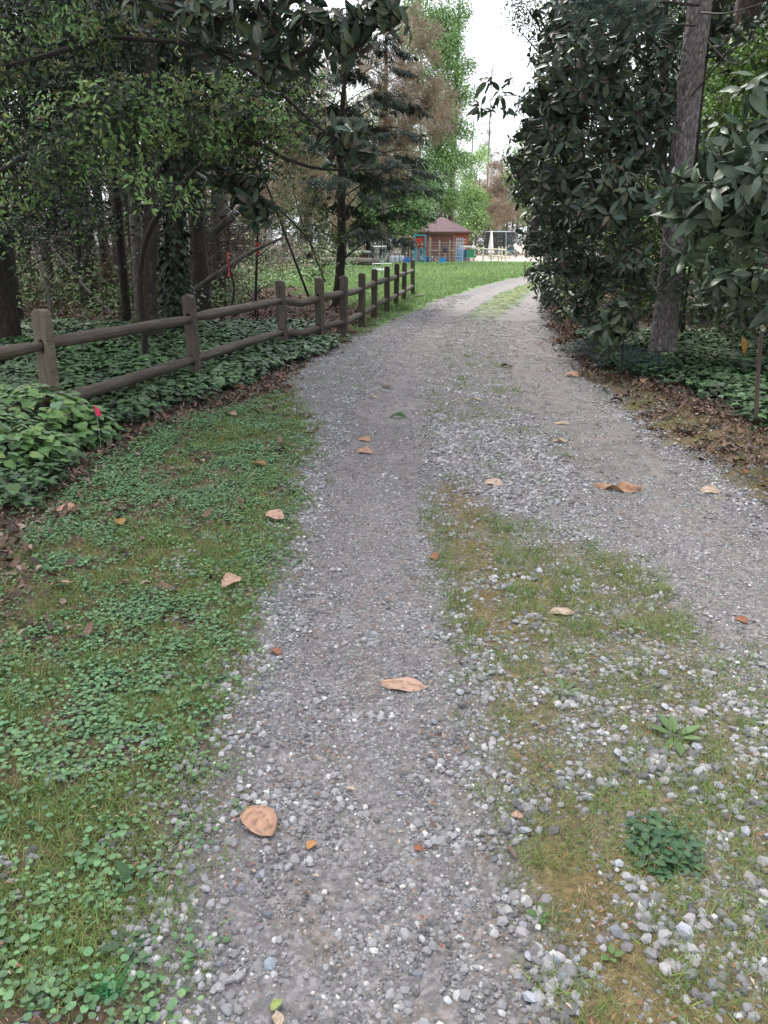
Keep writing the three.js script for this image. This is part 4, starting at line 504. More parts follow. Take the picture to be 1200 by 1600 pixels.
  tree({ name: 'magnolia_sapling', label: 'low magnolia seedling in front of the big pine, beside the blue-green mat', category: 'plant', seed: 66, trunk: [V(2.72, 0, -8.9), V(2.72, 0.25, -8.9), V(2.7, 0.55, -8.9)], rad: [0.012, 0.01, 0.006], limbR: 0.006, clear: 0.02, blobs: [mb(945, 505, -8.9, 0.13, 4), mb(955, 545, -8.8, 0.13, 5), mb(968, 480, -9, 0.14, 5)], geos: paleRose.map((r) => r.geo), rose: paleRose, leaves: paleLeaves, leaf: M.gloss, single: 180 });
  { const nm = scene.children.filter((q) => q.name.startsWith('magnolia_tree')).pop(), l = mesh('leaf', paint(leaf(0.13, 0.042, { segs: 5, fold: 0.4, curl: 0.35 }), 0.32, 0.17, 0.035), M.gloss, nm); l.position.copy(at(1160, 525, -5.5).sub(nm.position)); l.rotation.set(1.35, 0.3, 0); l.userData.label = 'single yellow dying leaf hanging down'; }
  // light green shrubs and dark fill behind
  const sh = (x, y, z, r, n) => [at(x, y, z), V(r, r * 0.8, r), n], lit = (p, Q) => { const v = mix(0.5, 1.3, Q()); return [v, v, v * 0.9]; };
  tree({ name: 'leafy_shrub', label: 'light green shrub showing behind the top of the big pine trunk', category: 'shrub', seed: 67, trunk: [V(6.2, 0, -14), V(6.2, 2, -14), V(6.1, 4.6, -14)], rad: [0.05, 0.04, 0.02], limbR: 0.012, blobs: [sh(1140, 110, -13.5, 0.7, 50), sh(1190, 90, -13.5, 0.6, 40), sh(1190, 190, -13, 0.6, 40), sh(1130, 190, -13, 0.5, 30), sh(1150, 260, -13, 0.6, 30)], geos: C.shrub, leaf: M.leaf, tint: (p, Q) => { const v = mix(0.9, 1.9, Q()); return [v, v, v * 0.8]; } });
  tree({ name: 'leafy_shrub', label: 'green shrub growing low between the magnolia and the big pine trunk', category: 'shrub', seed: 68, trunk: [V(4.6, 0, -12.2), V(4.6, 0.8, -12.2), V(4.6, 1.8, -12.2)], rad: [0.03, 0.024, 0.012], limbR: 0.009, blobs: [sh(1010, 340, -11.4, 0.32, 26), sh(980, 370, -11.2, 0.3, 22), sh(1025, 400, -11, 0.35, 26), sh(960, 400, -11, 0.3, 16), sh(1000, 460, -10.8, 0.3, 18)], geos: C.shrub, leaf: M.leaf, size: 0.7, tint: lit });
  tree({ name: 'leafy_shrub', label: 'shady green shrub filling the gap right of the big pine trunk', category: 'shrub', seed: 69, trunk: [V(5.6, 0, -10.8), V(5.6, 1, -10.8), V(5.5, 2.4, -10.8)], rad: [0.03, 0.024, 0.012], limbR: 0.009, blobs: [sh(1110, 420, -9.6, 0.5, 40), sh(1180, 400, -9.6, 0.5, 36), sh(1110, 330, -10.5, 0.6, 36), sh(1180, 310, -10, 0.6, 30), sh(1130, 480, -9, 0.4, 30), sh(1190, 480, -8.6, 0.4, 24)], geos: C.mid, leaf: M.matte, size: 0.8, tint: (p, Q) => { const v = mix(0.5, 1.1, Q()); return [v, v, v]; } });
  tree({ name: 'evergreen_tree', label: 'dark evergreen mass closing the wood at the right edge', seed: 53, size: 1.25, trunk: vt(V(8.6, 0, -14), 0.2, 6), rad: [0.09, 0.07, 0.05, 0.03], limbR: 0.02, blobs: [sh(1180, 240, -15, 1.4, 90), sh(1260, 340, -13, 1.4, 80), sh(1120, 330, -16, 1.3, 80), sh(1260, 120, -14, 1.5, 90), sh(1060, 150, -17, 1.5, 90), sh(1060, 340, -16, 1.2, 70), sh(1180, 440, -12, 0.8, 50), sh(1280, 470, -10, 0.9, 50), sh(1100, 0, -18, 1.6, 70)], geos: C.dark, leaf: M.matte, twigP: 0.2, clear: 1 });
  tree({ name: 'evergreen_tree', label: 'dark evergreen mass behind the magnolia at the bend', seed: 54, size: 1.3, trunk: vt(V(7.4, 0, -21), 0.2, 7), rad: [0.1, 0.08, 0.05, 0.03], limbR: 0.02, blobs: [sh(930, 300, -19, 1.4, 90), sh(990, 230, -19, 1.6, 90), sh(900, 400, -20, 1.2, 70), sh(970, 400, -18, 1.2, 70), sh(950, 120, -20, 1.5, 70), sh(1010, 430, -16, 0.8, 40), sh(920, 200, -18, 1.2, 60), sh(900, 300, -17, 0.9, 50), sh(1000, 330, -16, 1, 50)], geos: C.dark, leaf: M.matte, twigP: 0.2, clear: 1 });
  tree({ name: 'broadleaf_tree', label: 'bright green tree peeping out left of the magnolia at the bend', seed: 55, trunk: vt(V(9.4, 0, -34), 0, 9), rad: [0.14, 0.12, 0.08, 0.03], limbR: 0.03, blobs: [sh(830, 240, -32, 1.1, 40), sh(820, 265, -32, 0.8, 24), sh(850, 300, -32, 1.3, 40), sh(860, 230, -32, 1.2, 36), sh(890, 80, -30, 1.3, 30), sh(880, 360, -31, 1.0, 24), sh(905, 20, -30, 1.2, 26)], geos: C.farLite, leaf: M.leaf, size: 0.6, clear: 1, twigP: 0.2 });
  const oak = tree({ name: 'broadleaf_tree', label: 'fine-leaved grey-green treetop against the sky at top right of the gap', seed: 56, trunk: vt(V(7.4, 0, -24), -0.3, 10), rad: [0.14, 0.12, 0.08, 0.03], limbR: 0.03, blobs: [sh(835, 25, -21, 0.7, 34), sh(855, 60, -21, 0.5, 20), sh(810, 15, -21, 0.4, 14), sh(870, 10, -21, 0.8, 30)], geos: C.mid, leaf: M.matte, size: 0.8, clear: 2, twigP: 0.5 });
  const Ro = rng(97), ov = tree({ name: 'overhead_tree', label: 'tall tree beside the camera whose crown shades the near driveway', group: 'trees beside the camera', seed: 98, trunk: vt(V(-4.7, 0, -2.4), 0.8, 11), rad: [0.2, 0.17, 0.14, 0.08], blobs: highCrown(-3, -2.4, 6.2, 11, 3.6, 150), geos: C.canopy, leaf: M.matte, twigP: 0.05, clear: 4, sides: 8 });
  for (const [x, z, s, a] of [[4.7, -3, 1, 3.1], [-4.2, 4.5, 1.05, 0.4], [4.4, 4, 1, 2.8], [-5.5, -6.2, 1.05, 0.3], [5.6, -8, 1.15, 3.0]]) copy(ov, null, V(x, 0, z), a, s);
  tree({ name: 'leafy_shrub', label: 'light green leaves showing through gaps in the magnolia at the bend', category: 'shrub', seed: 58, trunk: [V(5.6, 0, -15), V(5.5, 1.6, -15), V(5.2, 4.6, -14.6)], rad: [0.05, 0.035, 0.015], limbR: 0.01, blobs: [sh(870, 330, -13.4, 0.5, 22), sh(838, 295, -14.6, 0.4, 20), sh(920, 390, -12.6, 0.5, 20), sh(900, 250, -12.4, 0.5, 18), sh(880, 90, -12.8, 0.5, 18), sh(960, 270, -12, 0.5, 18), sh(905, 460, -13, 0.5, 20), sh(1000, 300, -12, 0.4, 16)], geos: C.shrub, leaf: M.leaf, size: 0.8, tint: lit });
  // canopy of the right wood, out of frame above and beside
  const Rc = rng(95); const ct = tree({ name: 'shade_tree', label: 'slender trunk in the dark wood right of the driveway', group: 'slender trees of the right wood', seed: 96, trunk: vt(V(7.6, 0, -12), 0.3, 11, Rc), rad: [0.13, 0.11, 0.09, 0.05], blobs: highCrown(7.8, -12, 4.5, 11, 3, 120), geos: C.canopy, leaf: M.matte, twigP: 0.05, clear: 3, sides: 8 });
  for (const [x, z, s] of [[9.5, -9, 1], [7.2, -7.2, 0.9], [10, -16, 1.1], [8.2, -20, 1], [10.5, -25, 1.1], [12, -20, 1.1], [12, -31, 1], [9.2, -27, 0.9], [12, -12, 1.1]]) copy(ct, null, V(x, 0, z), Rc() * 6, s);
}
// ---------------------------------------------------------------- ivy beds, vine bush, small plants
{
  const R0 = rng(500), ivyC = [0, 1, 2].map((q) => { const L = []; for (let i = 0; i < 18; i++) { const s = mix(0.045, 0.085, R0()), a = R0() * 6.28, d = 0.2 * Math.sqrt(R0()), k = R0(), g = IVY.clone().applyMatrix4(mat4(V(Math.cos(a) * d, mix(0.02, 0.11, R0()), Math.sin(a) * d), mix(0.0, 0.75, R0()), R0() * 6.28, (R0() - 0.5) * 0.6, s)); L.push(paint(g, mix(0.022, 0.06, k), mix(0.052, 0.12, k), mix(0.022, 0.04, k), 0.2, R0)); } return mergeGeometries(L); });
  const bed = (label, fn) => { const g = new THREE.Group(); g.name = numbered('ivy_bed'); scene.add(g); tag(g, label, 'ivy', null, 'stuff'); ivyC.forEach((c, k) => fn(g, c, k)); };
  bed('dark green ivy covering the ground under and behind the fence', (g, c, k) => {
    inst('ivy_leaves', c, M.ivy, ...scatter(510 + k, -8, -0.4, -4.2, -14.5, 3600, (x, z, R) => { const e = iL(z) - x + (fbm(x * 2, z * 2, 2) - 0.5) * 0.3; if (e < 0.0 || (z < -12.5 && x > -1.2) || (e > 2.6 && R() < 0.35)) return; const v = mix(0.65, 1.35, R()) * (x > -1.9 && z > -9 ? 1.25 : 1); return [mat4(V(x, H(x, z) + 0.02 * sm(0, 0.35, e), z), 0, R() * 6.28, 0, mix(0.8, 1.3, R())), [v, v, v]]; }), g);
  });
  bed('green ivy trailing over the ground round the big pine trunk on the right', (g, c, k) => {
    inst('ivy_leaves', c, M.ivy, ...scatter(520 + k, 2.6, 8, -5.6, -13, 1300, (x, z, R) => { const e = x - iR(z) + (fbm(x * 2, z * 2, 2) - 0.5) * 0.5; if (e < 0.05 || (e > 1.6 && R() < 0.5)) return; const v = mix(0.6, 1.3, R()); return [mat4(V(x, H(x, z), z), 0, R() * 6.28, 0, mix(0.7, 1.25, R())), [v, v, v * 1.1]]; }), g);
  });
  { // blue-green creeping mat
    const g = new THREE.Group(); g.name = 'creeping_mat'; scene.add(g); tag(g, 'blue-green small-leaved mat spilling to the driveway edge on the right', 'ground cover', null, 'stuff'); const Q = rng(530);
    const tuft = [1, 2].map((s) => cluster(535 + s, 40, 0.13, 0.022, 0.5, [[0.045, 0.085, 0.085], [0.06, 0.10, 0.105], [0.035, 0.07, 0.065]], { segs: 2, flat: 0.6 }));
    tuft.forEach((t) => inst('mat_leaves', t, M.gloss, Array.from({ length: 190 }, () => { const k = Q(), c = k < 0.5 ? gr(930, 560) : k < 0.75 ? gr(985, 585) : gr(880, 480), a = Q() * 6.28, d = Math.sqrt(Q()) * (k < 0.75 ? 0.42 : 0.6), x = c.x + 0.05 + Math.cos(a) * d, z = c.z - 0.2 + Math.sin(a) * d * 1.6; return mat4(V(x, H(x, z) + 0.04 + 0.2 * (1 - d / 0.6), z), 0, Q() * 6, 0, mix(0.7, 1.2, Q())); }), null, g));
  }
  { // vine bush in front of the first post: heart-shaped leaves, the nearest 300 each its own part
    const vb = thing('vine_bush', V(-2.55, 0, -5.3), 0, 'bright green heart-leaved vine heaped against the first fence post', 'vine'), Q = rng(540), cols = [[0.15, 0.29, 0.085], [0.13, 0.26, 0.08], [0.18, 0.31, 0.09], [0.11, 0.23, 0.075], [0.21, 0.31, 0.09], [0.15, 0.27, 0.14]], gs = cols.map((c) => paint(GRAPE.clone().scale(0.074, 0.074, 0.074), ...c)), all = [];
    const lumps = [[-2.72, -5.75, 0.6, 0.46], [-2.8, -5.1, 0.55, 0.42], [-3.05, -5.6, 0.6, 0.52], [-2.5, -5.25, 0.34, 0.3], [-3.2, -5, 0.6, 0.5], [-2.42, -5.9, 0.34, 0.3], [-2.9, -6.2, 0.5, 0.36]];
    for (let i = 0; i < 2300; i++) { const [cx, cz, r, h] = lumps[Math.floor(Q() * lumps.length)], a = Q() * 6.28, e = Math.asin(Math.pow(Q(), 0.8)), k = mix(0.86, 1.03, Q()), n = V(Math.cos(a) * Math.cos(e), Math.sin(e), Math.sin(a) * Math.cos(e)), p = V(cx + n.x * r * k, n.y * h * k + 0.03, cz + n.z * r * k); if (lumps.some(([x, z, rr, hh]) => ((p.x - x) / rr) ** 2 + (p.y / hh) ** 2 + ((p.z - z) / rr) ** 2 < 0.62)) continue; const yaw = Math.atan2(n.x, n.z) + (Q() - 0.5) * 1.6, m = mat4(p.clone().sub(vb.position), mix(0.1, 1.0, Q()) * (1.2 - n.y * 0.8), yaw, (Q() - 0.5) * 0.8, mix(0.6, 1.2, Q())); all.push([m, Math.floor(Q() * 6), p, n]); }
    const vis = all.filter((t) => t[3].z > -0.3 || t[3].y > 0.5).sort((a, b) => a[2].distanceTo(camera.position) - b[2].distanceTo(camera.position)).slice(0, 300), S = new Set(vis);
    for (const [m, k] of vis) { const l = mesh('leaf', gs[k], M.leaf, vb); m.decompose(l.position, l.quaternion, l.scale); }
    gs.forEach((g, k) => { const q = all.filter((t) => t[1] === k && !S.has(t)); if (q.length) inst('foliage', g, M.leaf, q.map((t) => t[0]), null, vb); });
    mesh('stems', lumps.flatMap(([x, z, r, h]) => [0, 1, 2].map((k) => tube([V(x + 2.55, 0, z + 5.3), V(x + 2.55 + 0.2 * (k - 1), h * 0.6, z + 5.3 + 0.15), V(x + 2.55 + r * 0.8 * (k - 1), h * 0.7, z + 5.3 + r * 0.5)], [0.008, 0.003], 4, { segs: 5 }))), M.twig, vb).userData.kind = 'stuff';
  }
  { // trailing vine shoot at the left edge and pink marker flag
    const t = thing('vine_shoot', V(-2.15, 0, -4.35), 0, 'short vine shoot with a few green leaves below the vine bush at the left edge', 'vine'), Q = rng(550), gs = paint(GRAPE.clone().scale(0.08, 0.08, 0.08), 0.10, 0.17, 0.06);
    mesh('stem', tube([V(0, 0, 0), V(-0.03, 0.12, 0.02), V(-0.1, 0.22, 0.02), V(-0.16, 0.25, 0)], [0.005, 0.003], 5, { segs: 8 }), M.twig, t);
    for (const [x, y, z] of [[-0.04, 0.1, 0.05], [-0.1, 0.2, 0.06], [-0.16, 0.26, 0.03], [-0.02, 0.16, 0.03], [0.02, 0.07, 0.04]]) { const l = mesh('leaf', gs, M.leaf, t); l.position.set(x, y, z); l.rotation.set(0.5 + Q() * 0.4, Q() * 2 - 1, (Q() - 0.5)); }
    const f = thing('marker_flag', V(-2.12, 0, -5.62), 0, 'small pink marker flag on a wire stake at the edge of the vine bush', 'flag');
    mesh('stake', tube([V(0, 0, 0), V(0.004, 0.2, 0), V(0, 0.36, 0.01)], [0.0018, 0.0018], 5), std({ color: new THREE.Color(0.5, 0.42, 0.45), roughness: 0.5, metalness: 0.3 }), f);
    const fl = new THREE.PlaneGeometry(0.1, 0.075, 8, 4), a = fl.attributes.position; for (let i = 0; i < a.count; i++) { const u = (a.getX(i) + 0.05) / 0.1; a.setXYZ(i, u * 0.055, a.getY(i) * (1 - u * 0.5) - u * 0.045, 0.02 * Math.sin(u * 8) * u); } fl.computeVertexNormals();
    const fm = mesh('flag', fl, std({ color: new THREE.Color(0.85, 0.05, 0.16), roughness: 0.5, side: THREE.DoubleSide }), f); fm.position.set(-0.005, 0.335, 0.01); fm.rotation.y = -0.2;
  }
  const weed = (label, x, y, n, len, wid, col, lift, seed, cat = 'weed') => { const p = gr(x, y), t = thing('weed_plant', V(p.x, H(p.x, p.z), p.z), 0, label, cat), Q = rng(seed); for (let i = 0; i < n; i++) { const l = len * mix(0.7, 1.15, Q()), g = paint(leaf(l, l * wid, { segs: 5, fold: 0.25, curl: mix(0.05, 0.35, Q()), stalk: l * 0.25, wave: 0.01 }), ...col, 0.25, Q), m = mesh('leaf', g, M.leaf, t); m.position.y = 0.006; m.rotation.set(-lift * mix(0.4, 1.2, Q()), i * 6.28 / n + (Q() - 0.5) * 0.7, 0, 'YXZ'); } return t; };
  const wc = [0.05, 0.11, 0.055];
  weed('five-leaved plantain weed at lower left, above the bright green tuft', 200, 1475, 6, 0.05, 0.55, wc, 0.25, 1);
  weed('two-leaved weed standing up in the grass at lower left', 208, 1382, 3, 0.055, 0.5, [0.06, 0.13, 0.05], 0.8, 2); weed('small plantain with two round leaves near the bottom left corner', 58, 1490, 3, 0.035, 0.7, wc, 0.2, 3);
  weed('pale green dandelion weed on the right gravel, above the big leafy patch', 1055, 1155, 7, 0.075, 0.34, [0.11, 0.19, 0.06], 0.45, 4); weed('pale weed in the grassy middle strip, right of the curled pale leaf', 985, 985, 7, 0.06, 0.3, [0.13, 0.19, 0.08], 0.5, 5);
  weed('small green seedling in the gravel at lower right of the wheel track', 845, 1435, 4, 0.028, 0.6, [0.09, 0.18, 0.05], 0.6, 6); weed('single-leaf seedling at lower right, below the leafy patch', 955, 1500, 4, 0.03, 0.6, [0.1, 0.19, 0.05], 0.6, 7);
  weed('thin pale weed at the top of the right gravel strip', 880, 1085, 7, 0.06, 0.3, [0.11, 0.18, 0.07], 0.7, 8); weed('green broadleaf weed by the fence grass near the top of the left verge', 430, 638, 6, 0.07, 0.5, [0.07, 0.15, 0.05], 0.6, 9);
  { const p = gr(1035, 1325), t = thing('leafy_weed_patch', V(p.x, H(p.x, p.z), p.z), 0, 'dense dark green leafy weed patch on the right gravel', 'weed'), Q = rng(560), gs = [0, 1, 2].map((i) => paint(leaf(0.026 + i * 0.005, 0.017 + 0.002 * i, { segs: 3, fold: 0.3, curl: 0.25 }), ...[[0.045, 0.12, 0.045], [0.06, 0.14, 0.05], [0.035, 0.1, 0.045]][i])); for (let i = 0; i < 230; i++) { const a = Q() * 6.28, d = Math.sqrt(Q()), m = mesh('leaf', gs[i % 3], M.leaf, t); m.position.set(Math.cos(a) * d * 0.095, mix(0.005, 0.045, Q()) * (1.2 - d), Math.sin(a) * d * 0.11); m.rotation.set((Q() - 0.6) * 0.9, Q() * 6.28, (Q() - 0.5) * 0.6, 'YXZ'); } }
  { const p = gr(172, 1545), t = thing('grass_clump', V(p.x, H(p.x, p.z), p.z), 0, 'vivid emerald tuft of fine blades at the bottom left', 'grass'), g = bladeClump(570, 90, 0.028, 0.03, 0.06, 0.0022, 1.3, [[0.04, 0.26, 0.08], [0.05, 0.32, 0.1], [0.03, 0.2, 0.07]]); const m = mesh('blades', g, M.grass, t); m.userData.kind = 'stuff'; }
  for (const [x, y, s] of [[815, 925, 1.3], [905, 985, 1.1], [1075, 1290, 0.9], [240, 1400, 0.8], [1180, 1490, 1], [560, 985, 0.01]].slice(0, 5)) { const p = gr(x, y), t = thing('grass_clump', V(p.x, H(p.x, p.z), p.z), x, { 815: 'thick green grass clump in the middle strip, left of the curled pale leaf', 905: 'grass clump right below the curled pale leaf in the middle strip', 1075: 'grass clump just right above the dense leafy weed patch', 240: 'small dark grass clump left of the large oval leaf, among the gravel', 1180: 'grass clump at the lower right edge of the picture' }[x], 'grass'), m = mesh('blades', bladeClump(571 + x, 90, 0.05 * s, 0.025, 0.065 * s, 0.0025, 1.1, GREEN), M.grass, t); m.userData.kind = 'stuff'; }
}
// ---------------------------------------------------------------- single fallen leaves and stones
{
  const fallen = (x, y, len, wid, yaw, col, label, o = {}) => {
    const p = gr(x, y), t = thing('fallen_leaf', V(p.x, H(p.x, p.z) + (o.lift ?? (x < 440 && y > 700 && y < 960 ? 0.032 : 0.012)), p.z), yaw, label, 'leaf'), n = 14, P = [], U = [], C = [], I = [], w = 8, f = o.shape ?? OVAL, Q = rng(x * 7 + y);
    for (let i = 0; i <= n; i++) for (let j = 0; j <= w; j++) { const s = i / n, q = j / w * 2 - 1, hw = f(Math.min(0.999, Math.max(0.001, s))) * wid / 2, X = q * hw, Z = (s - 0.5) * len, Y = (o.cup ?? 0.25) * q * q * hw + (o.roll ?? 0) * hw * q + (o.arch ?? 0.1) * len * (1 - (2 * s - 1) ** 2) + (o.tip ?? 0) * len * s * s * s + (o.wave ?? 0.03) * len * Math.sin(s * 9 + q * 2); P.push(X, Math.max(-0.004, Y), Z); U.push(q, s); const sp = fbm(s * 14 + x, q * 11 + y, 3), k = (0.72 + 0.5 * fbm(s * 6 + x, q * 5 + y, 3)) * (sp > 0.66 ? 0.6 : 1) * (Math.abs((s * 9 + Math.abs(q) * 1.6) % 1 - 0.5) < 0.07 ? 0.88 : 1) * (Math.abs(q) < 0.13 ? 1.15 : 1); C.push(col[0] * k, col[1] * k, col[2] * k); }
    for (let i = 0; i < n; i++) for (let j = 0; j < w; j++) { const a = i * (w + 1) + j; I.push(a, a + w + 1, a + 1, a + 1, a + w + 1, a + w + 2); }
    const g = new THREE.BufferGeometry(); g.setAttribute('position', new THREE.Float32BufferAttribute(P, 3)); g.setAttribute('uv', new THREE.Float32BufferAttribute(U, 2)); g.setAttribute('color', new THREE.Float32BufferAttribute(C, 3)); g.setIndex(I); g.computeVertexNormals(); mesh('blade', g, M.dry, t);
    if (len > 0.07) { mesh('midrib', tube(span(0, 1, 6).map((s) => V(0, 0.0012 + Math.max(-0.004, (o.arch ?? 0.1) * len * (1 - (2 * s - 1) ** 2) + (o.tip ?? 0) * len * s * s * s + (o.wave ?? 0.03) * len * Math.sin(s * 9)), (s - 0.5) * len)), [0.0016, 0.0006], 5, { segs: 14 }), std({ color: new THREE.Color(col[0] * 1.2, col[1] * 1.15, col[2] * 1.1) }), t); mesh('stalk', tube([V(0, 0, -len / 2), V(0.004, 0.006, -len / 2 - 0.012), V(0.012, 0.004, -len / 2 - 0.022)], [0.0018, 0.0014], 5), std({ color: new THREE.Color(0.2, 0.12, 0.08) }), t); }
    return t;
  };
  const TAN = [0.40, 0.235, 0.16], PINK = [0.44, 0.28, 0.21], PALE = [0.45, 0.35, 0.27], DK = [0.13, 0.075, 0.048], GOLD = [0.34, 0.19, 0.065], RUST = [0.26, 0.105, 0.06];
  fallen(405, 1287, 0.135, 0.092, 0.62, TAN, 'large oval tan leaf lying on the gravel at lower left, largest in the foreground', { arch: 0.16, cup: -0.15, wave: 0.02, shape: (t) => Math.pow(Math.sin(Math.PI * Math.pow(t, 0.9)), 0.55) });
  fallen(632, 1067, 0.175, 0.078, 1.38, PINK, 'long pinkish-tan leaf across the left wheel track, centre foreground', { arch: 0.05, cup: -0.1, roll: 0.12, wave: 0.03 });
  fallen(965, 764, 0.29, 0.075, 1.35, [0.42, 0.24, 0.15], 'large curled brown leaf with raised middle on the right wheel track', { arch: 0.02, cup: 0.2, roll: 0.1, wave: 0.11 });
  fallen(362, 918, 0.125, 0.066, -0.55, PINK, 'pinkish tan leaf on grass at the left edge of the gravel', { arch: 0.1, roll: -0.35 }); fallen(430, 813, 0.15, 0.07, 0.9, PINK, 'tan leaf at the gravel edge, higher of the two by the verge', { arch: 0.06, roll: 0.45 });
  fallen(98, 926, 0.1, 0.052, 1.8, TAN, 'tan leaf lying on clover at the left, pointing right', { arch: 0.05, roll: -0.3 }); fallen(190, 825, 0.105, 0.062, 0.4, GOLD, 'yellow-brown roundish leaf on the clover below the vine bush', { arch: 0.05 }); fallen(108, 808, 0.13, 0.055, 1.7, TAN, 'curled tan leaf where the litter meets the clover, left', { arch: 0.1, roll: 0.5 });
  fallen(878, 960, 0.105, 0.062, 1.3, PALE, 'pale beige leaf arched over the grassy middle strip', { arch: 0.2, cup: -0.5 }); fallen(678, 872, 0.065, 0.04, 0.5, RUST, 'small rusty red curled leaf on the mossy edge of the left track', { arch: 0.2, roll: 0.6 }); fallen(487, 1318, 0.035, 0.024, 2.4, [0.42, 0.2, 0.07], 'small orange-brown leaf right of the large oval tan leaf', { arch: 0.1 });
  fallen(772, 759, 0.14, 0.05, 1.1, PALE, 'pale leaf with dark curled end on the white gravel of the middle strip', { arch: 0.1, roll: 0.6 }); fallen(879, 659, 0.15, 0.04, 1.6, PALE, 'narrow pale leaf on the right track, further of the two', { arch: 0.05, roll: 0.5 }); fallen(875, 690, 0.12, 0.06, 1.4, PALE, 'pale crinkled leaf on the right track, nearer of the two', { wave: 0.06 });
  fallen(570, 706, 0.14, 0.055, 1.3, TAN, 'brown leaf on the left track, lower of the pair', { arch: 0.15, roll: 0.5 }); fallen(570, 687, 0.12, 0.05, 1.2, TAN, 'brown leaf on the left track, upper of the pair', { arch: 0.1, roll: 0.4 }); fallen(623, 651, 0.16, 0.06, 1.5, [0.04, 0.09, 0.03], 'dark green fallen leaf on the left track', { arch: 0.15, roll: 0.4 });
  fallen(361, 652, 0.15, 0.08, 0.9, PINK, 'pinkish leaf on the litter below the second fence post', { arch: 0.1 }); fallen(406, 733, 0.13, 0.07, 1.2, [0.25, 0.13, 0.05], 'dull brown leaf on the grass edge left of the gravel', {}); fallen(1110, 769, 0.13, 0.06, 1.5, PALE, 'pale curled leaf on the far right gravel edge', { roll: 0.6 }); fallen(741, 628, 0.2, 0.04, 1.5, PALE, 'thin pale leaf on the middle gravel, far', {}); fallen(605, 605, 0.14, 0.06, 1, DK, 'small dark leaf on the left track, far', {}); fallen(582, 622, 0.14, 0.04, 1.3, PALE, 'small whitish leaf on the left track, beside a far dark one', {});
  fallen(1160, 967, 0.06, 0.028, 0.8, RUST, 'small rust-brown leaf at the right picture edge', { roll: 0.5 }); fallen(432, 1020, 0.06, 0.035, 0.6, RUST, 'small reddish leaf by two dark stones, left gravel edge', {}); fallen(655, 1322, 0.03, 0.015, 1.2, RUST, 'tiny curled rust leaf on the left track, right of the orange-brown one', { roll: 0.6 }); fallen(548, 1228, 0.03, 0.014, 1.4, PALE, 'tiny pale leaf scrap in the left track above the large oval leaf', {}); fallen(432, 1568, 0.032, 0.02, 2.5, [0.24, 0.3, 0.09], 'small yellow-green leaf at the bottom edge', {}); fallen(435, 1592, 0.04, 0.024, 0.5, PALE, 'crumpled pale leaf at the bottom edge', { wave: 0.1 }); fallen(808, 1278, 0.035, 0.014, 1.2, PINK, 'small curled tan leaf on moss right of the wheel track', { roll: 0.6 }); fallen(800, 1335, 0.05, 0.016, 0.4, [0.14, 0.1, 0.08], 'small grey-brown leaf in moss, just below the curled tan one', {});
  for (const [x, y, col, l, lab] of [[985, 583, PALE, 0.17, 'pale leaf upright in the ivy left of the pine base'], [1005, 602, TAN, 0.2, 'tan leaf on the litter before the pine base'], [960, 628, DK, 0.18, 'brown leaf at the litter edge below the seedling'], [893, 588, TAN, 0.2, 'tan leaf on the litter edge near the blue-green mat'], [372, 611, RUST, 0.17, 'rusty leaf caught upright at the ivy edge by the second fence post'], [1165, 740, RUST, 0.1, 'small orange leaf on the mossy bank at right'], [858, 578, PALE, 0.13, 'small pale leaf on the right track near the blue-green mat'], [790, 574, DK, 0.16, 'dark leaf on the middle gravel in the distance']]) fallen(x, y, l, l * 0.42, x, col, lab, { arch: 0.15, roll: 0.4 });
  const st = (x, y, r, c, label) => { const p = gr(x, y), m = mesh('stone', stoneGeo(rng(x), 1, r, r * 0.65, r * 0.8), std({ color: new THREE.Color(...c) })); m.position.set(p.x, H(p.x, p.z) + r * 0.3, p.z); m.rotation.y = x; tag(m, label, 'stone'); };
  st(416, 1012, 0.017, [0.4, 0.4, 0.4], 'pale grey stone at the left gravel edge, right of a darker one'); st(397, 1017, 0.014, [0.12, 0.12, 0.125], 'dark grey stone beside the pale one at the left gravel edge'); st(457, 1277, 0.013, [0.4, 0.41, 0.44], 'light stone just right of the large oval leaf'); st(207, 1524, 0.011, [0.5, 0.49, 0.47], 'whitish stone right of the emerald tuft'); st(422, 1503, 0.017, [0.26, 0.29, 0.34], 'bluish grey stone in the lower gravel'); st(700, 1555, 0.011, [0.48, 0.48, 0.5], 'pale stone lying alone on the bottom of the left track'); st(362, 1318, 0.019, [0.2, 0.2, 0.2], 'dark stone under the left side of the large oval leaf');
}
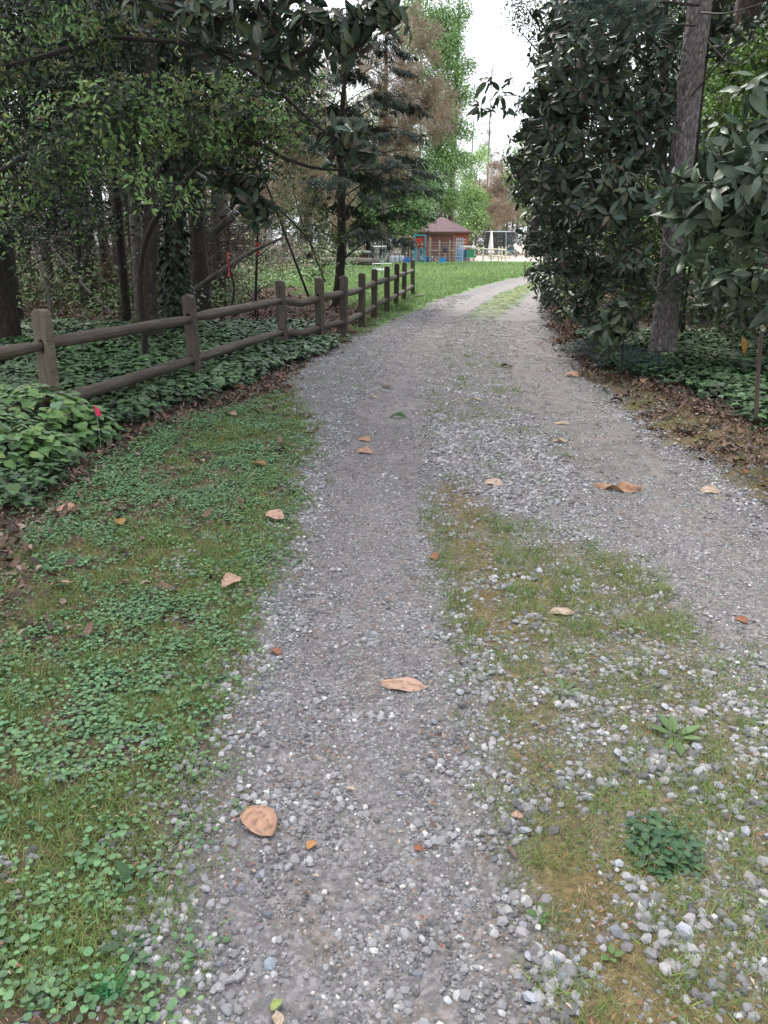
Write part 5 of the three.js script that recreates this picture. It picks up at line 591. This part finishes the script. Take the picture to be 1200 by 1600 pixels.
// ---------------------------------------------------------------- the yard beyond: hut, garden, trampoline, logs
{
  const px = 0.0505, hutZ = -66, W = 4.1, D = 4.1, hE = 2.35;
  const hc = V(4.75, 0, hutZ - D / 2), hut = thing('garden_hut', hc, 0, 'red wooden hut with a brown pyramid roof and roll-up door', 'hut');
  const board = std({ color: new THREE.Color(0.30, 0.075, 0.05), roughness: 0.8 }), doorM = std({ color: new THREE.Color(0.17, 0.07, 0.055), roughness: 0.7 }), trim = std({ color: new THREE.Color(0.33, 0.22, 0.16) }), roofM = std({ map: tex(256, 256, (u, v, c) => { const row = Math.floor(v * 16), k = 0.75 + 0.5 * h2(Math.floor(u * 24 + (row % 2) * 0.5), row), e = (v * 16) % 1 < 0.12 ? 0.7 : 1; c[0] = 0.13 * k * e; c[1] = 0.078 * k * e; c[2] = 0.085 * k * e; }, true) });
  const boxg = (w, h, d, x, y, z, ry = 0) => { const g = new THREE.BoxGeometry(w, h, d); if (ry) g.rotateY(ry); g.translate(x, y, z); return g; };
  const dx0 = -1.12, dx1 = 0.88, zf = D / 2;
  mesh('wall', [boxg(W, hE, 0.12, 0, hE / 2, -zf + 0.06), boxg(0.12, hE, D - 0.25, -W / 2 + 0.06, hE / 2, 0), boxg(0.12, hE, D - 0.25, W / 2 - 0.06, hE / 2, 0), boxg(dx0 + W / 2, hE, 0.12, (dx0 - W / 2) / 2, hE / 2, zf - 0.06), boxg(W / 2 - dx1, hE, 0.12, (dx1 + W / 2) / 2, hE / 2, zf - 0.06), boxg(dx1 - dx0, 0.32, 0.12, (dx0 + dx1) / 2, hE - 0.16, zf - 0.06)], board, hut);
  for (const [a, b] of [[-W / 2, dx0], [dx1, W / 2]]) for (let k = 0; k < 11; k++) { const m = mesh('siding_board', boxg(b - a - 0.06, 0.17, 0.03, (a + b) / 2, 0.12 + k * 0.2, zf + 0.012), board, hut); m.rotation.x = 0; }
  const door = mesh('door', boxg(dx1 - dx0 - 0.1, 2, 0.06, (dx0 + dx1) / 2, 1, zf - 0.09), doorM, hut); for (let k = 0; k < 4; k++) mesh('panel', boxg(dx1 - dx0 - 0.16, 0.42, 0.04, (dx0 + dx1) / 2, 0.26 + k * 0.49, zf - 0.045), doorM, door);
  for (const x of [dx0, dx1]) mesh('door_frame', boxg(0.09, 2.03, 0.05, x, 1.02, zf + 0.03), trim, hut); mesh('door_frame', boxg(dx1 - dx0, 0.09, 0.05, (dx0 + dx1) / 2, 2.03, zf + 0.031), trim, hut);
  const e = W / 2 + 0.32, roof = new THREE.BufferGeometry(), ap = [0, 3.42, 0], cs = [[-e, hE - 0.12, e], [e, hE - 0.12, e], [e, hE - 0.12, -e], [-e, hE - 0.12, -e]], rp = [], ru = []; for (let k = 0; k < 4; k++) { rp.push(...cs[k], ...cs[(k + 1) % 4], ...ap); ru.push(0, 0, 3, 0, 1.5, 1.6); } roof.setAttribute('position', new THREE.Float32BufferAttribute(rp, 3)); roof.setAttribute('uv', new THREE.Float32BufferAttribute(ru, 2)); roof.computeVertexNormals();
  const rf = mesh('roof', roof, roofM, hut); mesh('fascia', [boxg(2 * e, 0.13, 0.03, 0, hE - 0.19, e - 0.02), boxg(0.03, 0.13, 2 * e - 0.08, e - 0.02, hE - 0.19, 0), boxg(0.03, 0.13, 2 * e - 0.08, -e + 0.02, hE - 0.19, 0), boxg(2 * e - 0.1, 0.02, 2 * e - 0.1, 0, hE - 0.15, 0)], std({ color: new THREE.Color(0.12, 0.06, 0.05) }), rf);
  for (let k = 0; k < 4; k++) mesh('shelf_slat', boxg(0.85, 0.05, 0.06, 1.45, 0.95 + k * 0.22, zf + 0.07), std({ color: new THREE.Color(0.6, 0.55, 0.52) }), hut);
  // garden fence of posts, rails and thin wire
  const gz = -57.5, gx = (x) => at(x, 408, gz).x, wood = std({ color: new THREE.Color(0.30, 0.24, 0.18) }), greyW = std({ color: new THREE.Color(0.28, 0.26, 0.24) });
  const gf = thing('garden_fence', V(gx(640), 0, gz), 0, 'wire mesh garden fence with pale wooden posts in front of the red hut', 'fence'), o = gx(640);
  for (const [x, h, m] of [[597, 1.5, greyW], [612, 1.5, greyW], [626, 1.85, wood], [640, 1.9, wood], [672, 1.75, wood], [686, 1.6, greyW], [702, 1.6, wood], [722, 1.6, greyW]]) mesh('post', tube([V(gx(x) - o, 0, 0), V(gx(x) - o, h, 0)], [0.055, 0.05], 8, { caps: true }), m, gf);
  mesh('rail', boxg(gx(648) - gx(621), 0.09, 0.08, (gx(648) + gx(621)) / 2 - o, 1.78, 0.05), wood, gf); mesh('rail', boxg(gx(712) - gx(668), 0.07, 0.06, (gx(712) + gx(668)) / 2 - o, 0.9, 0.08), wood, gf);
  const wire = []; for (let k = 0; k < 8; k++) wire.push(tube([V(gx(594) - o, 0.1 + k * 0.19, 0.03), V(gx(724) - o, 0.1 + k * 0.19, 0.03)], [0.006, 0.006], 3)); for (let k = 0; k < 30; k++) { const x = mix(gx(594), gx(724), k / 29) - o; wire.push(tube([V(x, 0.03, 0.03), V(x, 1.5, 0.03)], [0.006, 0.006], 3)); }
  mesh('wire_mesh', wire, std({ color: new THREE.Color(0.4, 0.4, 0.42), metalness: 0.4, roughness: 0.5 }), gf).userData.kind = 'stuff';
  const put = (name, label, cat, x, z, geo, mat, y = 0) => { const m = mesh(name, geo, mat); m.position.set(x, y, z); return tag(m, label, cat); };
  // painted gate
  const teal = std({ color: new THREE.Color(0.02, 0.22, 0.30), roughness: 0.6 }), g1 = gx(647), g2 = gx(664), gate = thing('garden_gate', V((g1 + g2) / 2, 0, gz + 0.25), 0, 'tall teal painted gate frame in the garden fence', 'gate'), gw = (g2 - g1) / 2;
  for (const s of [-1, 1]) mesh('gate_post', boxg(0.09, 1.95, 0.09, s * gw, 0.975, 0), teal, gate); mesh('top_bar', boxg(gw * 2 - 0.09, 0.09, 0.08, 0, 1.9, 0), teal, gate); for (let k = 0; k < 5; k++) mesh('picket', boxg(0.06, 0.9, 0.04, (k - 2) * gw * 0.36, 0.5, 0), teal, gate); mesh('gate_rail', boxg(gw * 2 - 0.09, 0.08, 0.06, 0, 0.95, 0.01), teal, gate);
  const redb = thing('red_board', V(gx(650), 0, gz - 0.6), 0, 'red painted board standing behind the teal gate', 'board'); mesh('panel', boxg(0.8, 0.5, 0.05, 0, 1.45, 0), std({ color: new THREE.Color(0.32, 0.045, 0.035) }), redb); for (const s of [-0.4, 0.4]) mesh('leg', boxg(0.06, 1.1, 0.05, s, 0.55, 0), wood, redb);
  // barrels, bins and tubs
  const barrel = (r, h) => new THREE.LatheGeometry([[0, 0], [r * 0.92, 0], [r, 0.04], [r, h * 0.3], [r * 1.04, h * 0.33], [r, h * 0.36], [r, h * 0.64], [r * 1.04, h * 0.67], [r, h * 0.7], [r, h - 0.04], [r * 0.9, h], [0, h - 0.02]].map(([a, b]) => new THREE.Vector2(a, b)), 18);
  const blue = std({ color: new THREE.Color(0.02, 0.1, 0.33), roughness: 0.5 }), steel = std({ color: new THREE.Color(0.42, 0.45, 0.5), metalness: 0.5, roughness: 0.5 }), cyan = std({ color: new THREE.Color(0.03, 0.2, 0.5), roughness: 0.5 }), green = std({ color: new THREE.Color(0.03, 0.2, 0.1), roughness: 0.6 });
  const bl = put('barrel', 'round blue barrel lying on its side facing the lawn, left of the teal gate', 'barrel', gx(635.5), gz + 0.6, barrel(0.22, 0.5), blue, 0.23); bl.rotation.x = Math.PI / 2;
  [[613, 'leftmost of the three'], [620, 'middle one of the three'], [628, 'rightmost of the three']].forEach(([x, w]) => put('metal_bin', w + ' grey metal bins by the garden fence', 'bin', gx(x), gz + 0.5, barrel(0.17, 0.55), steel));
  put('tub', 'dark blue tub behind the fence, right of the teal gate', 'tub', gx(671), gz - 0.7, barrel(0.3, 0.5), blue); put('planter_box', 'bright blue square box on the grass before the garden fence', 'box', gx(690.5), gz + 0.7, [boxg(0.46, 0.36, 0.4, 0, 0.18, 0), boxg(0.5, 0.05, 0.44, 0, 0.385, 0)], cyan); put('barrel', 'upright dark blue barrel right of the garden fence', 'barrel', gx(726), gz - 3, barrel(0.34, 0.95), blue);
  put('crate', 'green crate on the white table right of the garden', 'crate', gx(741), gz - 3, [boxg(0.6, 0.5, 0.5, 0, 0.25, 0), boxg(0.66, 0.07, 0.55, 0, 0.53, 0)], green, 0.35);
  const tb = thing('white_table', V(gx(738), 0, gz - 3.6), 0, 'white slatted table with two shelves right of the garden', 'table'), wh = std({ color: new THREE.Color(0.72, 0.7, 0.68), roughness: 0.6 }); mesh('tabletop', boxg(1.2, 0.09, 0.7, 0, 1.12, 0), wh, tb); mesh('shelf', boxg(1.1, 0.06, 0.6, 0, 0.28, 0), wh, tb); for (const a of [-0.5, 0.5]) for (const b of [-0.28, 0.28]) mesh('leg', boxg(0.07, 1.07, 0.07, a, 0.535, b), wh, tb);
  { const t = thing('trellis', V(gx(716.5), 0, gz + 0.3), 0, 'grey-blue upright trellis panel at the right end of the garden fence', 'trellis'), m = std({ color: new THREE.Color(0.3, 0.38, 0.46) }); for (let k = 0; k < 4; k++) mesh('upright', boxg(0.05, 1.75, 0.05, (k - 1.5) * 0.14, 0.875, 0), m, t); for (let k = 0; k < 6; k++) mesh('crossbar', boxg(0.5, 0.04, 0.03, 0, 0.2 + k * 0.28, 0.045), m, t); }
  { const t = thing('planter_stand', V(gx(695), 0, gz + 0.1), 0, 'dark planter on a stand spilling teal-green leaves, behind the bright blue box', 'planter'); mesh('stand', boxg(0.08, 0.8, 0.08, 0, 0.4, 0), greyW, t); mesh('pot', barrel(0.18, 0.3).translate(0, 0.8, 0), std({ color: new THREE.Color(0.05, 0.05, 0.06) }), t); inst('foliage', C.mid[0], M.leaf, [mat4(V(0, 0.55, 0.15), 0, 0, 0, 0.6), mat4(V(0, 1.2, 0.0), 0, 1, 0, 0.7), mat4(V(-0.15, 0.8, 0.1), 0, 2, 0, 0.5)], null, t); }
  { const Q = rng(900), spots = [[604, 0.9, 'pale bushy plant behind the wire at the left of the garden'], [655, 1.3, 'climbing plant with pale blooms on the teal gate'], [660, 0.6, 'low plant with white blooms at the foot of the teal gate'], [680, 0.5, 'pale pinkish plant low behind the garden fence'], [720, 1.3, 'straw-coloured tall plant beside the hut corner'], [708, 0.8, 'green plant beside the grey-blue trellis']]; spots.forEach(([x, h, lab], i) => { const t = thing('garden_plant', V(gx(x), 0, gz - 0.3 - (i === 4 ? 3 : 0)), 0, lab, 'plant'); mesh('stem', tube([V(0, 0, 0), V(0.03, h * 0.5, 0), V(0, h, 0)], [0.02, 0.008], 5), M.twig, t); inst('foliage', i === 4 ? C.brown[0] : C.shrub[i % 3], i === 4 ? M.cedar : M.leaf, span(0, 1, 4).map((k) => mat4(V((Q() - 0.5) * 0.3, h * mix(0.3, 1, k), (Q() - 0.5) * 0.2), 0, Q() * 6, 0, i === 4 ? 0.35 : 0.8)), span(0, 1, 4).map(() => [1.2, 1, 1]), t); if (i < 4) mesh('blooms', Array.from({ length: 12 }, () => { const g = new THREE.IcosahedronGeometry(0.045, 0); g.translate((Q() - 0.5) * 0.5, h * mix(0.2, 1, Q()), 0.15 + Q() * 0.15); return g; }), std({ color: new THREE.Color(...[[0.7, 0.66, 0.7], [0.75, 0.45, 0.4], [0.8, 0.8, 0.78], [0.7, 0.45, 0.42]][i]) }), t).userData.kind = 'stuff'; }); }
  // white rail fence to the right
  { const f = thing('rail_fence', V(gx(760), 0, -60), 0, 'low pale rail fence between the garden and the sandy turning area', 'fence'), fo = gx(760), pts = [[733, -61], [755, -60.5], [768, -60], [779, -58.5], [784, -57], [790, -55]].map(([x, z]) => V(at(x, 400, z).x - fo, 0, z + 60)); const pw = std({ color: new THREE.Color(0.6, 0.53, 0.45) }); pts.forEach((p) => mesh('post', tube([p, V(p.x, 1.15, p.z)], [0.06, 0.055], 8, { caps: true }), pw, f)); for (let k = 0; k < pts.length - 1; k++) for (const h of k < 1 ? [1, 0.5] : [0.95, 0.5]) mesh('rail', tube([V(pts[k].x, h, pts[k].z + 0.07), V(pts[k + 1].x, h, pts[k + 1].z + 0.07)], [0.05, 0.05], 6, { caps: true }), pw, f); }
  // trampoline, umbrella, pipe
  { const z = -74, c = at(781, 385, z), t = thing('trampoline', V(c.x, 0, z), 0, 'round trampoline with a dark safety net right of the hut', 'trampoline'), r = 1.35, metal = std({ color: new THREE.Color(0.35, 0.4, 0.46), metalness: 0.5, roughness: 0.5 });
    mesh('mat', new THREE.CylinderGeometry(r, r, 0.05, 28).translate(0, 0.7, 0), std({ color: new THREE.Color(0.03, 0.03, 0.035) }), t); mesh('top_ring', new THREE.TorusGeometry(r, 0.035, 8, 36).rotateX(Math.PI / 2).translate(0, 2.3, 0), metal, t); mesh('frame_ring', new THREE.TorusGeometry(r + 0.03, 0.06, 8, 36).rotateX(Math.PI / 2).translate(0, 0.7, 0), std({ color: new THREE.Color(0.05, 0.12, 0.2) }), t);
    for (let k = 0; k < 6; k++) { const a = k * 1.047 + 0.3; mesh('pole', tube([V(Math.cos(a) * (r + 0.1), 0, Math.sin(a) * (r + 0.1)), V(Math.cos(a) * (r + 0.14), 1.3, Math.sin(a) * (r + 0.14)), V(Math.cos(a) * r, 2.3, Math.sin(a) * r)], [0.03, 0.03], 6, { segs: 8 }), metal, t); }
    mesh('safety_net', new THREE.CylinderGeometry(r - 0.02, r - 0.02, 1.56, 36, 1, true).translate(0, 1.51, 0), new THREE.MeshStandardMaterial({ color: new THREE.Color(0.02, 0.025, 0.03), transparent: true, opacity: 0.62, side: THREE.DoubleSide, roughness: 0.9 }), t);
    const u = at(767, 385, z + 2.4), p = thing('patio_umbrella', V(u.x, 0, z + 2.4), 0, 'closed white patio umbrella in front of the trampoline', 'umbrella'); mesh('pole', tube([V(0, 0, 0), V(0, 2.45, 0)], [0.025, 0.025], 6), greyW, p); const fold = new THREE.LatheGeometry([[0.03, 2.42], [0.1, 2.1], [0.16, 1.4], [0.25, 0.55], [0.2, 0.5], [0.02, 0.55]].map(([a, b]) => new THREE.Vector2(a, b)), 20), fp = fold.attributes.position; for (let i = 0; i < fp.count; i++) { const a = Math.atan2(fp.getZ(i), fp.getX(i)), k = 1 + 0.16 * Math.sin(a * 8); fp.setX(i, fp.getX(i) * k); fp.setZ(i, fp.getZ(i) * k); } fold.computeVertexNormals(); mesh('canopy', fold, wh, p);
    tag(mesh('drain_pipe', tube([at(804, 382, -70), at(808, 388, -70), at(814, 392, -69.5)].map((q) => V(q.x, Math.max(0.1, q.y), q.z)), [0.16, 0.16], 10, { caps: true }), wh), 'white curved pipe lying right of the trampoline', 'pipe'); }
  // hutch, grey post, logs, planks, basket
  { const z = -59, c = at(568, 400, z), t = thing('wooden_hutch', V(c.x, 0, z), 0.1, 'small brown wooden hutch with a pale slanting roof, left of the garden', 'hutch'), b = std({ color: new THREE.Color(0.12, 0.07, 0.05) }); mesh('body', boxg(0.8, 0.65, 0.6, 0, 0.4, 0), b, t); const r = mesh('roof', boxg(1.1, 0.07, 0.85, 0, 0.8, 0), std({ color: new THREE.Color(0.45, 0.42, 0.42) }), t); r.rotation.x = 0.12; for (const s of [-0.36, 0.36]) mesh('frame_post', boxg(0.07, 0.72, 0.06, s, 0.37, 0.34), wood, t); mesh('frame_rail', boxg(0.66, 0.07, 0.05, 0, 0.62, 0.34), wood, t);
    const pp = at(582, 395, z), g = thing('grey_post', V(pp.x, 0, z), 0, 'tall weathered grey post between the hutch and the garden fence', 'post'); mesh('shaft', [boxg(0.3, 1.6, 0.22, 0, 0.8, 0)], std({ color: new THREE.Color(0.3, 0.32, 0.35) }), g); mesh('cap', boxg(0.36, 0.06, 0.28, 0, 1.63, 0), greyW, g); }
  const l0 = at(428, 407, -50), l1 = at(595, 408, -50); tag(mesh('fallen_log', tube([V(l0.x, 0.3, -50), V((l0.x + l1.x) / 2, 0.32, -50.2), V(l1.x, 0.3, -50)], [0.27, 0.25, 0.22], 14, { segs: 30, rough: 0.08, freq: 2, caps: true, tile: 0.5 }), M.greyBark), 'long grey fallen log lying across the far end of the lawn', 'log');
  { const R = rng(902), t = thing('plank_pile', V(at(452, 416, -46).x, 0, -46), 0, 'pile of pale planks lying before the left end of the long log', 'planks'); for (let k = 0; k < 5; k++) { const m = mesh('plank', new THREE.BoxGeometry(mix(1.8, 3, R()), 0.05, 0.18), wood, t); m.position.set(R() * 0.6, 0.04 + k * 0.055, (R() - 0.5) * 0.5); m.rotation.y = (R() - 0.5) * 0.2; } }
  { const b = gr(597, 449), t = thing('disc_golf_basket', V(b.x, 0, b.z), 0, 'metal disc golf basket with hanging chains on a pole behind the wooden fence', 'disc golf basket'), m = std({ color: new THREE.Color(0.45, 0.48, 0.5), metalness: 0.6, roughness: 0.45 });
    mesh('pole', tube([V(0, 0, 0), V(0, 1.36, 0)], [0.024, 0.024], 8), m, t); mesh('top_band', new THREE.TorusGeometry(0.3, 0.018, 6, 28).rotateX(Math.PI / 2).translate(0, 1.33, 0), m, t); const cage = []; for (const [r, y] of [[0.33, 0.78], [0.33, 0.62], [0.22, 0.58], [0.1, 0.58]]) cage.push(new THREE.TorusGeometry(r, 0.009, 5, 28).rotateX(Math.PI / 2).translate(0, y, 0)); for (let k = 0; k < 16; k++) { const a = k * 0.3927; cage.push(new THREE.CylinderGeometry(0.006, 0.006, 0.18, 4).translate(Math.cos(a) * 0.33, 0.69, Math.sin(a) * 0.33)); } mesh('basket', cage.map((g) => { g = g.index ? g.toNonIndexed() : g; return g; }), m, t);
    for (let k = 0; k < 12; k++) { const a = k * 0.5236; mesh('chain', tube([V(Math.cos(a) * 0.28, 1.32, Math.sin(a) * 0.28), V(Math.cos(a) * 0.14, 1.0, Math.sin(a) * 0.14), V(Math.cos(a) * 0.045, 0.8, Math.sin(a) * 0.045)], [0.008, 0.008], 4, { segs: 8 }), m, t); } }
  tag(mesh('cut_stick', tube([gr(638, 468).setY(0.04), gr(650, 465).setY(0.045), gr(662, 464).setY(0.05)], [0.03, 0.028], 8, { caps: true }), M.paleBark), 'short pale stick lying in the grass at the foot of the last fence post', 'stick');
  // trees round the yard
  const b = (x, y, z, r, n, f = 1) => [at(x, y, z), V(r, r * f, r), n], lt = (k) => (p, Q) => { const v = mix(0.7, 1.3, Q()) * k; return [v, v, v]; };
  const T = (label, x, z, h, r, bark, blobs, geos, o = {}) => tree({ name: o.name ?? 'broadleaf_tree', label, seed: Math.round(x * 7 + 3000), bark, trunk: vt(V(at(x, 400, z).x, 0, z), o.lean ?? 0.2, h), rad: [r, r * 0.8, r * 0.6, r * 0.3], sides: 8, tsegs: 14, limbR: r * 0.25, blobs, geos, leaf: o.brown ? M.cedar : M.matte, clear: 1, twigP: o.tw ?? 0.15, twigR: 0.02, twigMat: o.brown ? M.brownTwig : M.twig, size: o.size ?? 1, tint: lt(o.k ?? 1), up: o.up ?? 0.1, crownName: o.brown ? 'vine_twigs' : 'crown' });
  T('green tree spreading over the left side of the hut roof', 640, -62, 7, 0.2, M.darkBark, [b(650, 335, -60, 1.5, 60, 0.7), b(630, 310, -61, 1.6, 60), b(600, 330, -60, 1.4, 50, 0.8), b(665, 300, -63, 1.4, 40), b(625, 360, -59, 1.0, 26, 0.6)], C.far, { k: 1.15 });
  T('greyish green tree behind the wooden hutch', 575, -63, 7, 0.22, M.darkBark, [b(565, 330, -60, 1.7, 60, 0.8), b(590, 350, -59, 1.2, 40, 0.7), b(540, 350, -61, 1.6, 40, 0.8), b(600, 290, -64, 1.7, 50), b(560, 290, -64, 1.8, 50)], C.far, { k: 0.8 });
  T('tall vine-covered green tree rising into the sky left of the gap', 702, -74, 21, 0.32, M.greyBark, [b(690, 35, -72, 2.0, 70, 1.2), b(660, 60, -72, 2.6, 110, 1.2), b(675, 130, -73, 2.2, 80, 1.1), b(640, 20, -72, 2.4, 60), b(703, 90, -72, 1.4, 50, 1.3), b(716, 135, -73, 1.1, 34, 1.6), b(690, 160, -73, 1.6, 50, 1.3), b(705, 60, -72, 1.5, 50, 1.4), b(690, 215, -73, 1.6, 50, 1.2), b(712, 190, -73, 0.9, 26, 1.5), b(700, 235, -73, 1.1, 34, 1.5), b(690, 280, -73, 1.5, 60, 1.3), b(705, 310, -73, 1.3, 50), b(660, 300, -73, 1.6, 50), b(675, 250, -74, 1.4, 40, 1.2), b(722, 250, -74, 0.8, 20), b(733, 105, -73, 0.6, 9), b(729, 205, -73, 0.7, 12), b(724, 20, -72, 0.9, 14), b(738, 150, -73, 0.5, 6)], C.far, { k: 1.25, lean: 0.3 });
  T('brown tangled dead-vine tree behind the dark conifer', 600, -58, 17, 0.25, M.greyBark, [b(640, 110, -57, 2.2, 43, 1.2), b(600, 160, -57, 2.4, 50, 1.2), b(655, 190, -57, 1.9, 36, 1.1), b(570, 100, -57, 2.4, 36, 1.2), b(610, 240, -58, 2.2, 43), b(560, 220, -58, 2.2, 43), b(670, 150, -58, 1.5, 28), b(650, 50, -58, 2, 21), b(690, 185, -60, 1.2, 26)], C.brown, { brown: true, name: 'vine_draped_tree', tw: 0.1 });
  T('brown tangled dead-vine tree left of the conifer, further back', 480, -50, 16, 0.25, M.greyBark, [b(480, 130, -48, 2.2, 36, 1.2), b(500, 220, -48, 2, 36), b(450, 230, -48, 2.2, 36), b(420, 140, -48, 2.4, 36, 1.2), b(460, 300, -48, 1.8, 28), b(520, 310, -50, 1.6, 36), b(400, 300, -48, 1.8, 28), b(540, 60, -50, 2.2, 30), b(340, 300, -46, 2, 28), b(360, 200, -46, 2.2, 36)], C.brown, { brown: true, name: 'vine_draped_tree', tw: 0.1, k: 1.15 });
  T('bright green young tree just right of the hut roof', 742, -78, 7, 0.14, M.greyBark, [b(735, 335, -77, 1.4, 40, 0.8), b(745, 310, -78, 1.3, 40, 0.8), b(725, 300, -78, 1.3, 36), b(752, 345, -76, 1.0, 24, 0.7), b(730, 360, -76, 1.0, 24, 0.6)], C.farLite, { k: 1.2 });
  T('pale green tall slim tree against the sky, right of the tall vine-covered one', 730, -92, 14, 0.16, M.greyBark, [b(722, 250, -90, 1.4, 26, 1.4), b(748, 255, -90, 1.2, 22, 1.6), b(735, 280, -90, 1.5, 30), b(752, 240, -92, 0.9, 14, 1.4)], C.farLite, { k: 1.4 });
  T('bare brown reedy tree beside the trampoline', 775, -84, 9, 0.16, M.paleBark, [b(775, 290, -82, 1.5, 28), b(790, 330, -80, 1.5, 33), b(765, 330, -82, 1.4, 28), b(800, 290, -82, 1.5, 28), b(758, 300, -84, 1.4, 21), b(780, 265, -84, 1.4, 15)], C.brown, { brown: true, name: 'vine_draped_tree', k: 1.15, up: 0.9 });
  T('tall faint tree with hanging pale vines in the middle of the sky gap', 757, -105, 22, 0.14, M.greyBark, [b(757, 195, -102, 1.1, 30, 2.2), b(760, 225, -102, 1.0, 20, 1.5), b(735, 130, -104, 2, 16, 1.2), b(745, 80, -104, 1.6, 10, 1.2), b(770, 110, -104, 1.2, 8, 1.2)], C.bare, { brown: true, name: 'vine_draped_tree', tw: 0.5, lean: 0 });
  T('dark spreading tree above the brown reedy one', 785, -96, 11, 0.16, M.greyBark, [b(780, 240, -94, 1.6, 22, 0.8), b(800, 255, -94, 1.6, 22, 0.8), b(765, 255, -95, 1.3, 16, 0.8)], C.bare, { brown: true, name: 'vine_draped_tree', tw: 0.6 });
  { const t = tree({ name: 'broad_trunk_tree', label: 'broad pale trunk with flared base left of the dark conifer, far back', seed: 3100, bark: M.greyBark, trunk: [V(at(480, 400, -57).x, 0, -57), V(at(481, 385, -57).x, 0.7, -57), V(at(483, 330, -57).x, 3.5, -57), V(at(486, 200, -57).x, 10, -57)], rad: [0.75, 0.42, 0.36, 0.3, 0.28, 0.25, 0.2, 0.12], sides: 12 }); }
  const Rf = rng(950), ft = tree({ name: 'background_tree', label: 'dark slim trunk in the wood edge behind the lawn', group: 'slim trees behind the lawn', seed: 951, bark: M.greyBark, trunk: vt(V(-3, 0, -62), 0.2, 11), rad: [0.2, 0.16, 0.12, 0.06], sides: 8, tsegs: 10, limbR: 0.03, blobs: [[V(-3, 8, -62), V(2.4, 4, 2.4), 46]], geos: C.far, leaf: M.matte, clear: 2, twigP: 0.1 });
  for (let i = 0; i < 26; i++) { const z = -mix(61, 84, Rf()), x = at(mix(395, 655, Rf()), 400, z).x; copy(ft, null, V(x, 0, z), Rf() * 6, mix(0.6, 1.3, Rf())); }
  for (const [x, z] of [[735, -88], [762, -86], [790, -90], [806, -84], [822, -80], [840, -84]]) { const c = copy(ft, null, V(at(x, 400, z).x, 0, z), x, 0.7); }
  // the far wood that reads as one mass
  const fw = new THREE.Group(); fw.name = 'far_wood'; scene.add(fw); tag(fw, 'far wood of green and brown trees closing the clearing behind everything', 'wood', null, 'stuff');
  const wm = [[], [], [], []], wc = [[], [], [], []];
  for (let i = 0; i < 3900; i++) { const a = Rf(), side = a < 0.42; let x, z, h, y; if (side) { x = mix(-62, -14, Rf()); z = mix(-28, -100, Rf()); h = 11; if (x > -24 && z > -60 && Rf() < 0.5) continue; } else if (a < 0.62) { x = mix(15, 60, Rf()); z = mix(-16, -100, Rf()); h = 11; if (x < 24 && z < -50) continue; } else { x = mix(-20, 40, Rf()); z = mix(-88, -112, Rf()); h = x > 6 && x < 22 ? 6 : 9; } y = h * Math.pow(Rf(), side ? 0.75 : 1.1); if (y < 3 && !side && a > 0.62 && Rf() < 0.45) continue; const k = Rf() < 0.35 ? 3 : Math.floor(Rf() * 3), v = mix(0.5, 1.15, Rf()); wm[k].push(mat4(V(x, y + 0.4, z), (Rf() - 0.5), Rf() * 6, 0, mix(1.4, 2.6, Rf()))); wc[k].push([v, v, v]); }
  for (let i = 0; i < 1500; i++) { const a = Rf(); let x, z; if (a < 0.42) { x = mix(-26, -9.5, Rf()); z = mix(9, -27, Rf()); if (x > -13 && z < -6) continue; } else if (a < 0.84) { x = mix(9.5, 26, Rf()); z = mix(9, -24, Rf()); if (x < 13 && z < -12) continue; } else { x = mix(-14, 14, Rf()); z = mix(7, 20, Rf()); if (Math.abs(x) < 1.6) continue; } const y = 11 * Rf(), k = Math.floor(Rf() * 3), v = mix(0.5, 1.1, Rf()); wm[k].push(mat4(V(x, y + 0.6, z), (Rf() - 0.5), Rf() * 6, 0, mix(1.4, 2.4, Rf()))); wc[k].push([v, v, v]); }
  [C.far[0], C.canopy[1], C.canopy[2], C.brown[1]].forEach((g, k) => inst('wood_foliage', g, k === 3 ? M.cedar : M.matte, wm[k], wc[k], fw));
  // young undergrowth in the wood behind the fence and at the lawn edge
  const ug = new THREE.Group(); ug.name = 'undergrowth'; scene.add(ug); tag(ug, 'low green undergrowth on the floor of the wood behind the fence', 'undergrowth', null, 'stuff');
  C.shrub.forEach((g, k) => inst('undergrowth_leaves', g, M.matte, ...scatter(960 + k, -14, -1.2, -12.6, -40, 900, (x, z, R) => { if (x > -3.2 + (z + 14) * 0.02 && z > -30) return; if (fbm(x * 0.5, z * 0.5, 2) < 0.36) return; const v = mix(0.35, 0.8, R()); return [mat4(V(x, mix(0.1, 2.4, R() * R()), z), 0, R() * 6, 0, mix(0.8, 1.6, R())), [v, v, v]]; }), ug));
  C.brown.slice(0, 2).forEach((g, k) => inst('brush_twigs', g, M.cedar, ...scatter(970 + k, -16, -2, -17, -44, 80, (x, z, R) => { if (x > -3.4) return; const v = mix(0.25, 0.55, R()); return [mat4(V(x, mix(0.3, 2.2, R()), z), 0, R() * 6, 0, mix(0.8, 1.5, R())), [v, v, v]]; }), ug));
}
renderer.render(scene, camera);
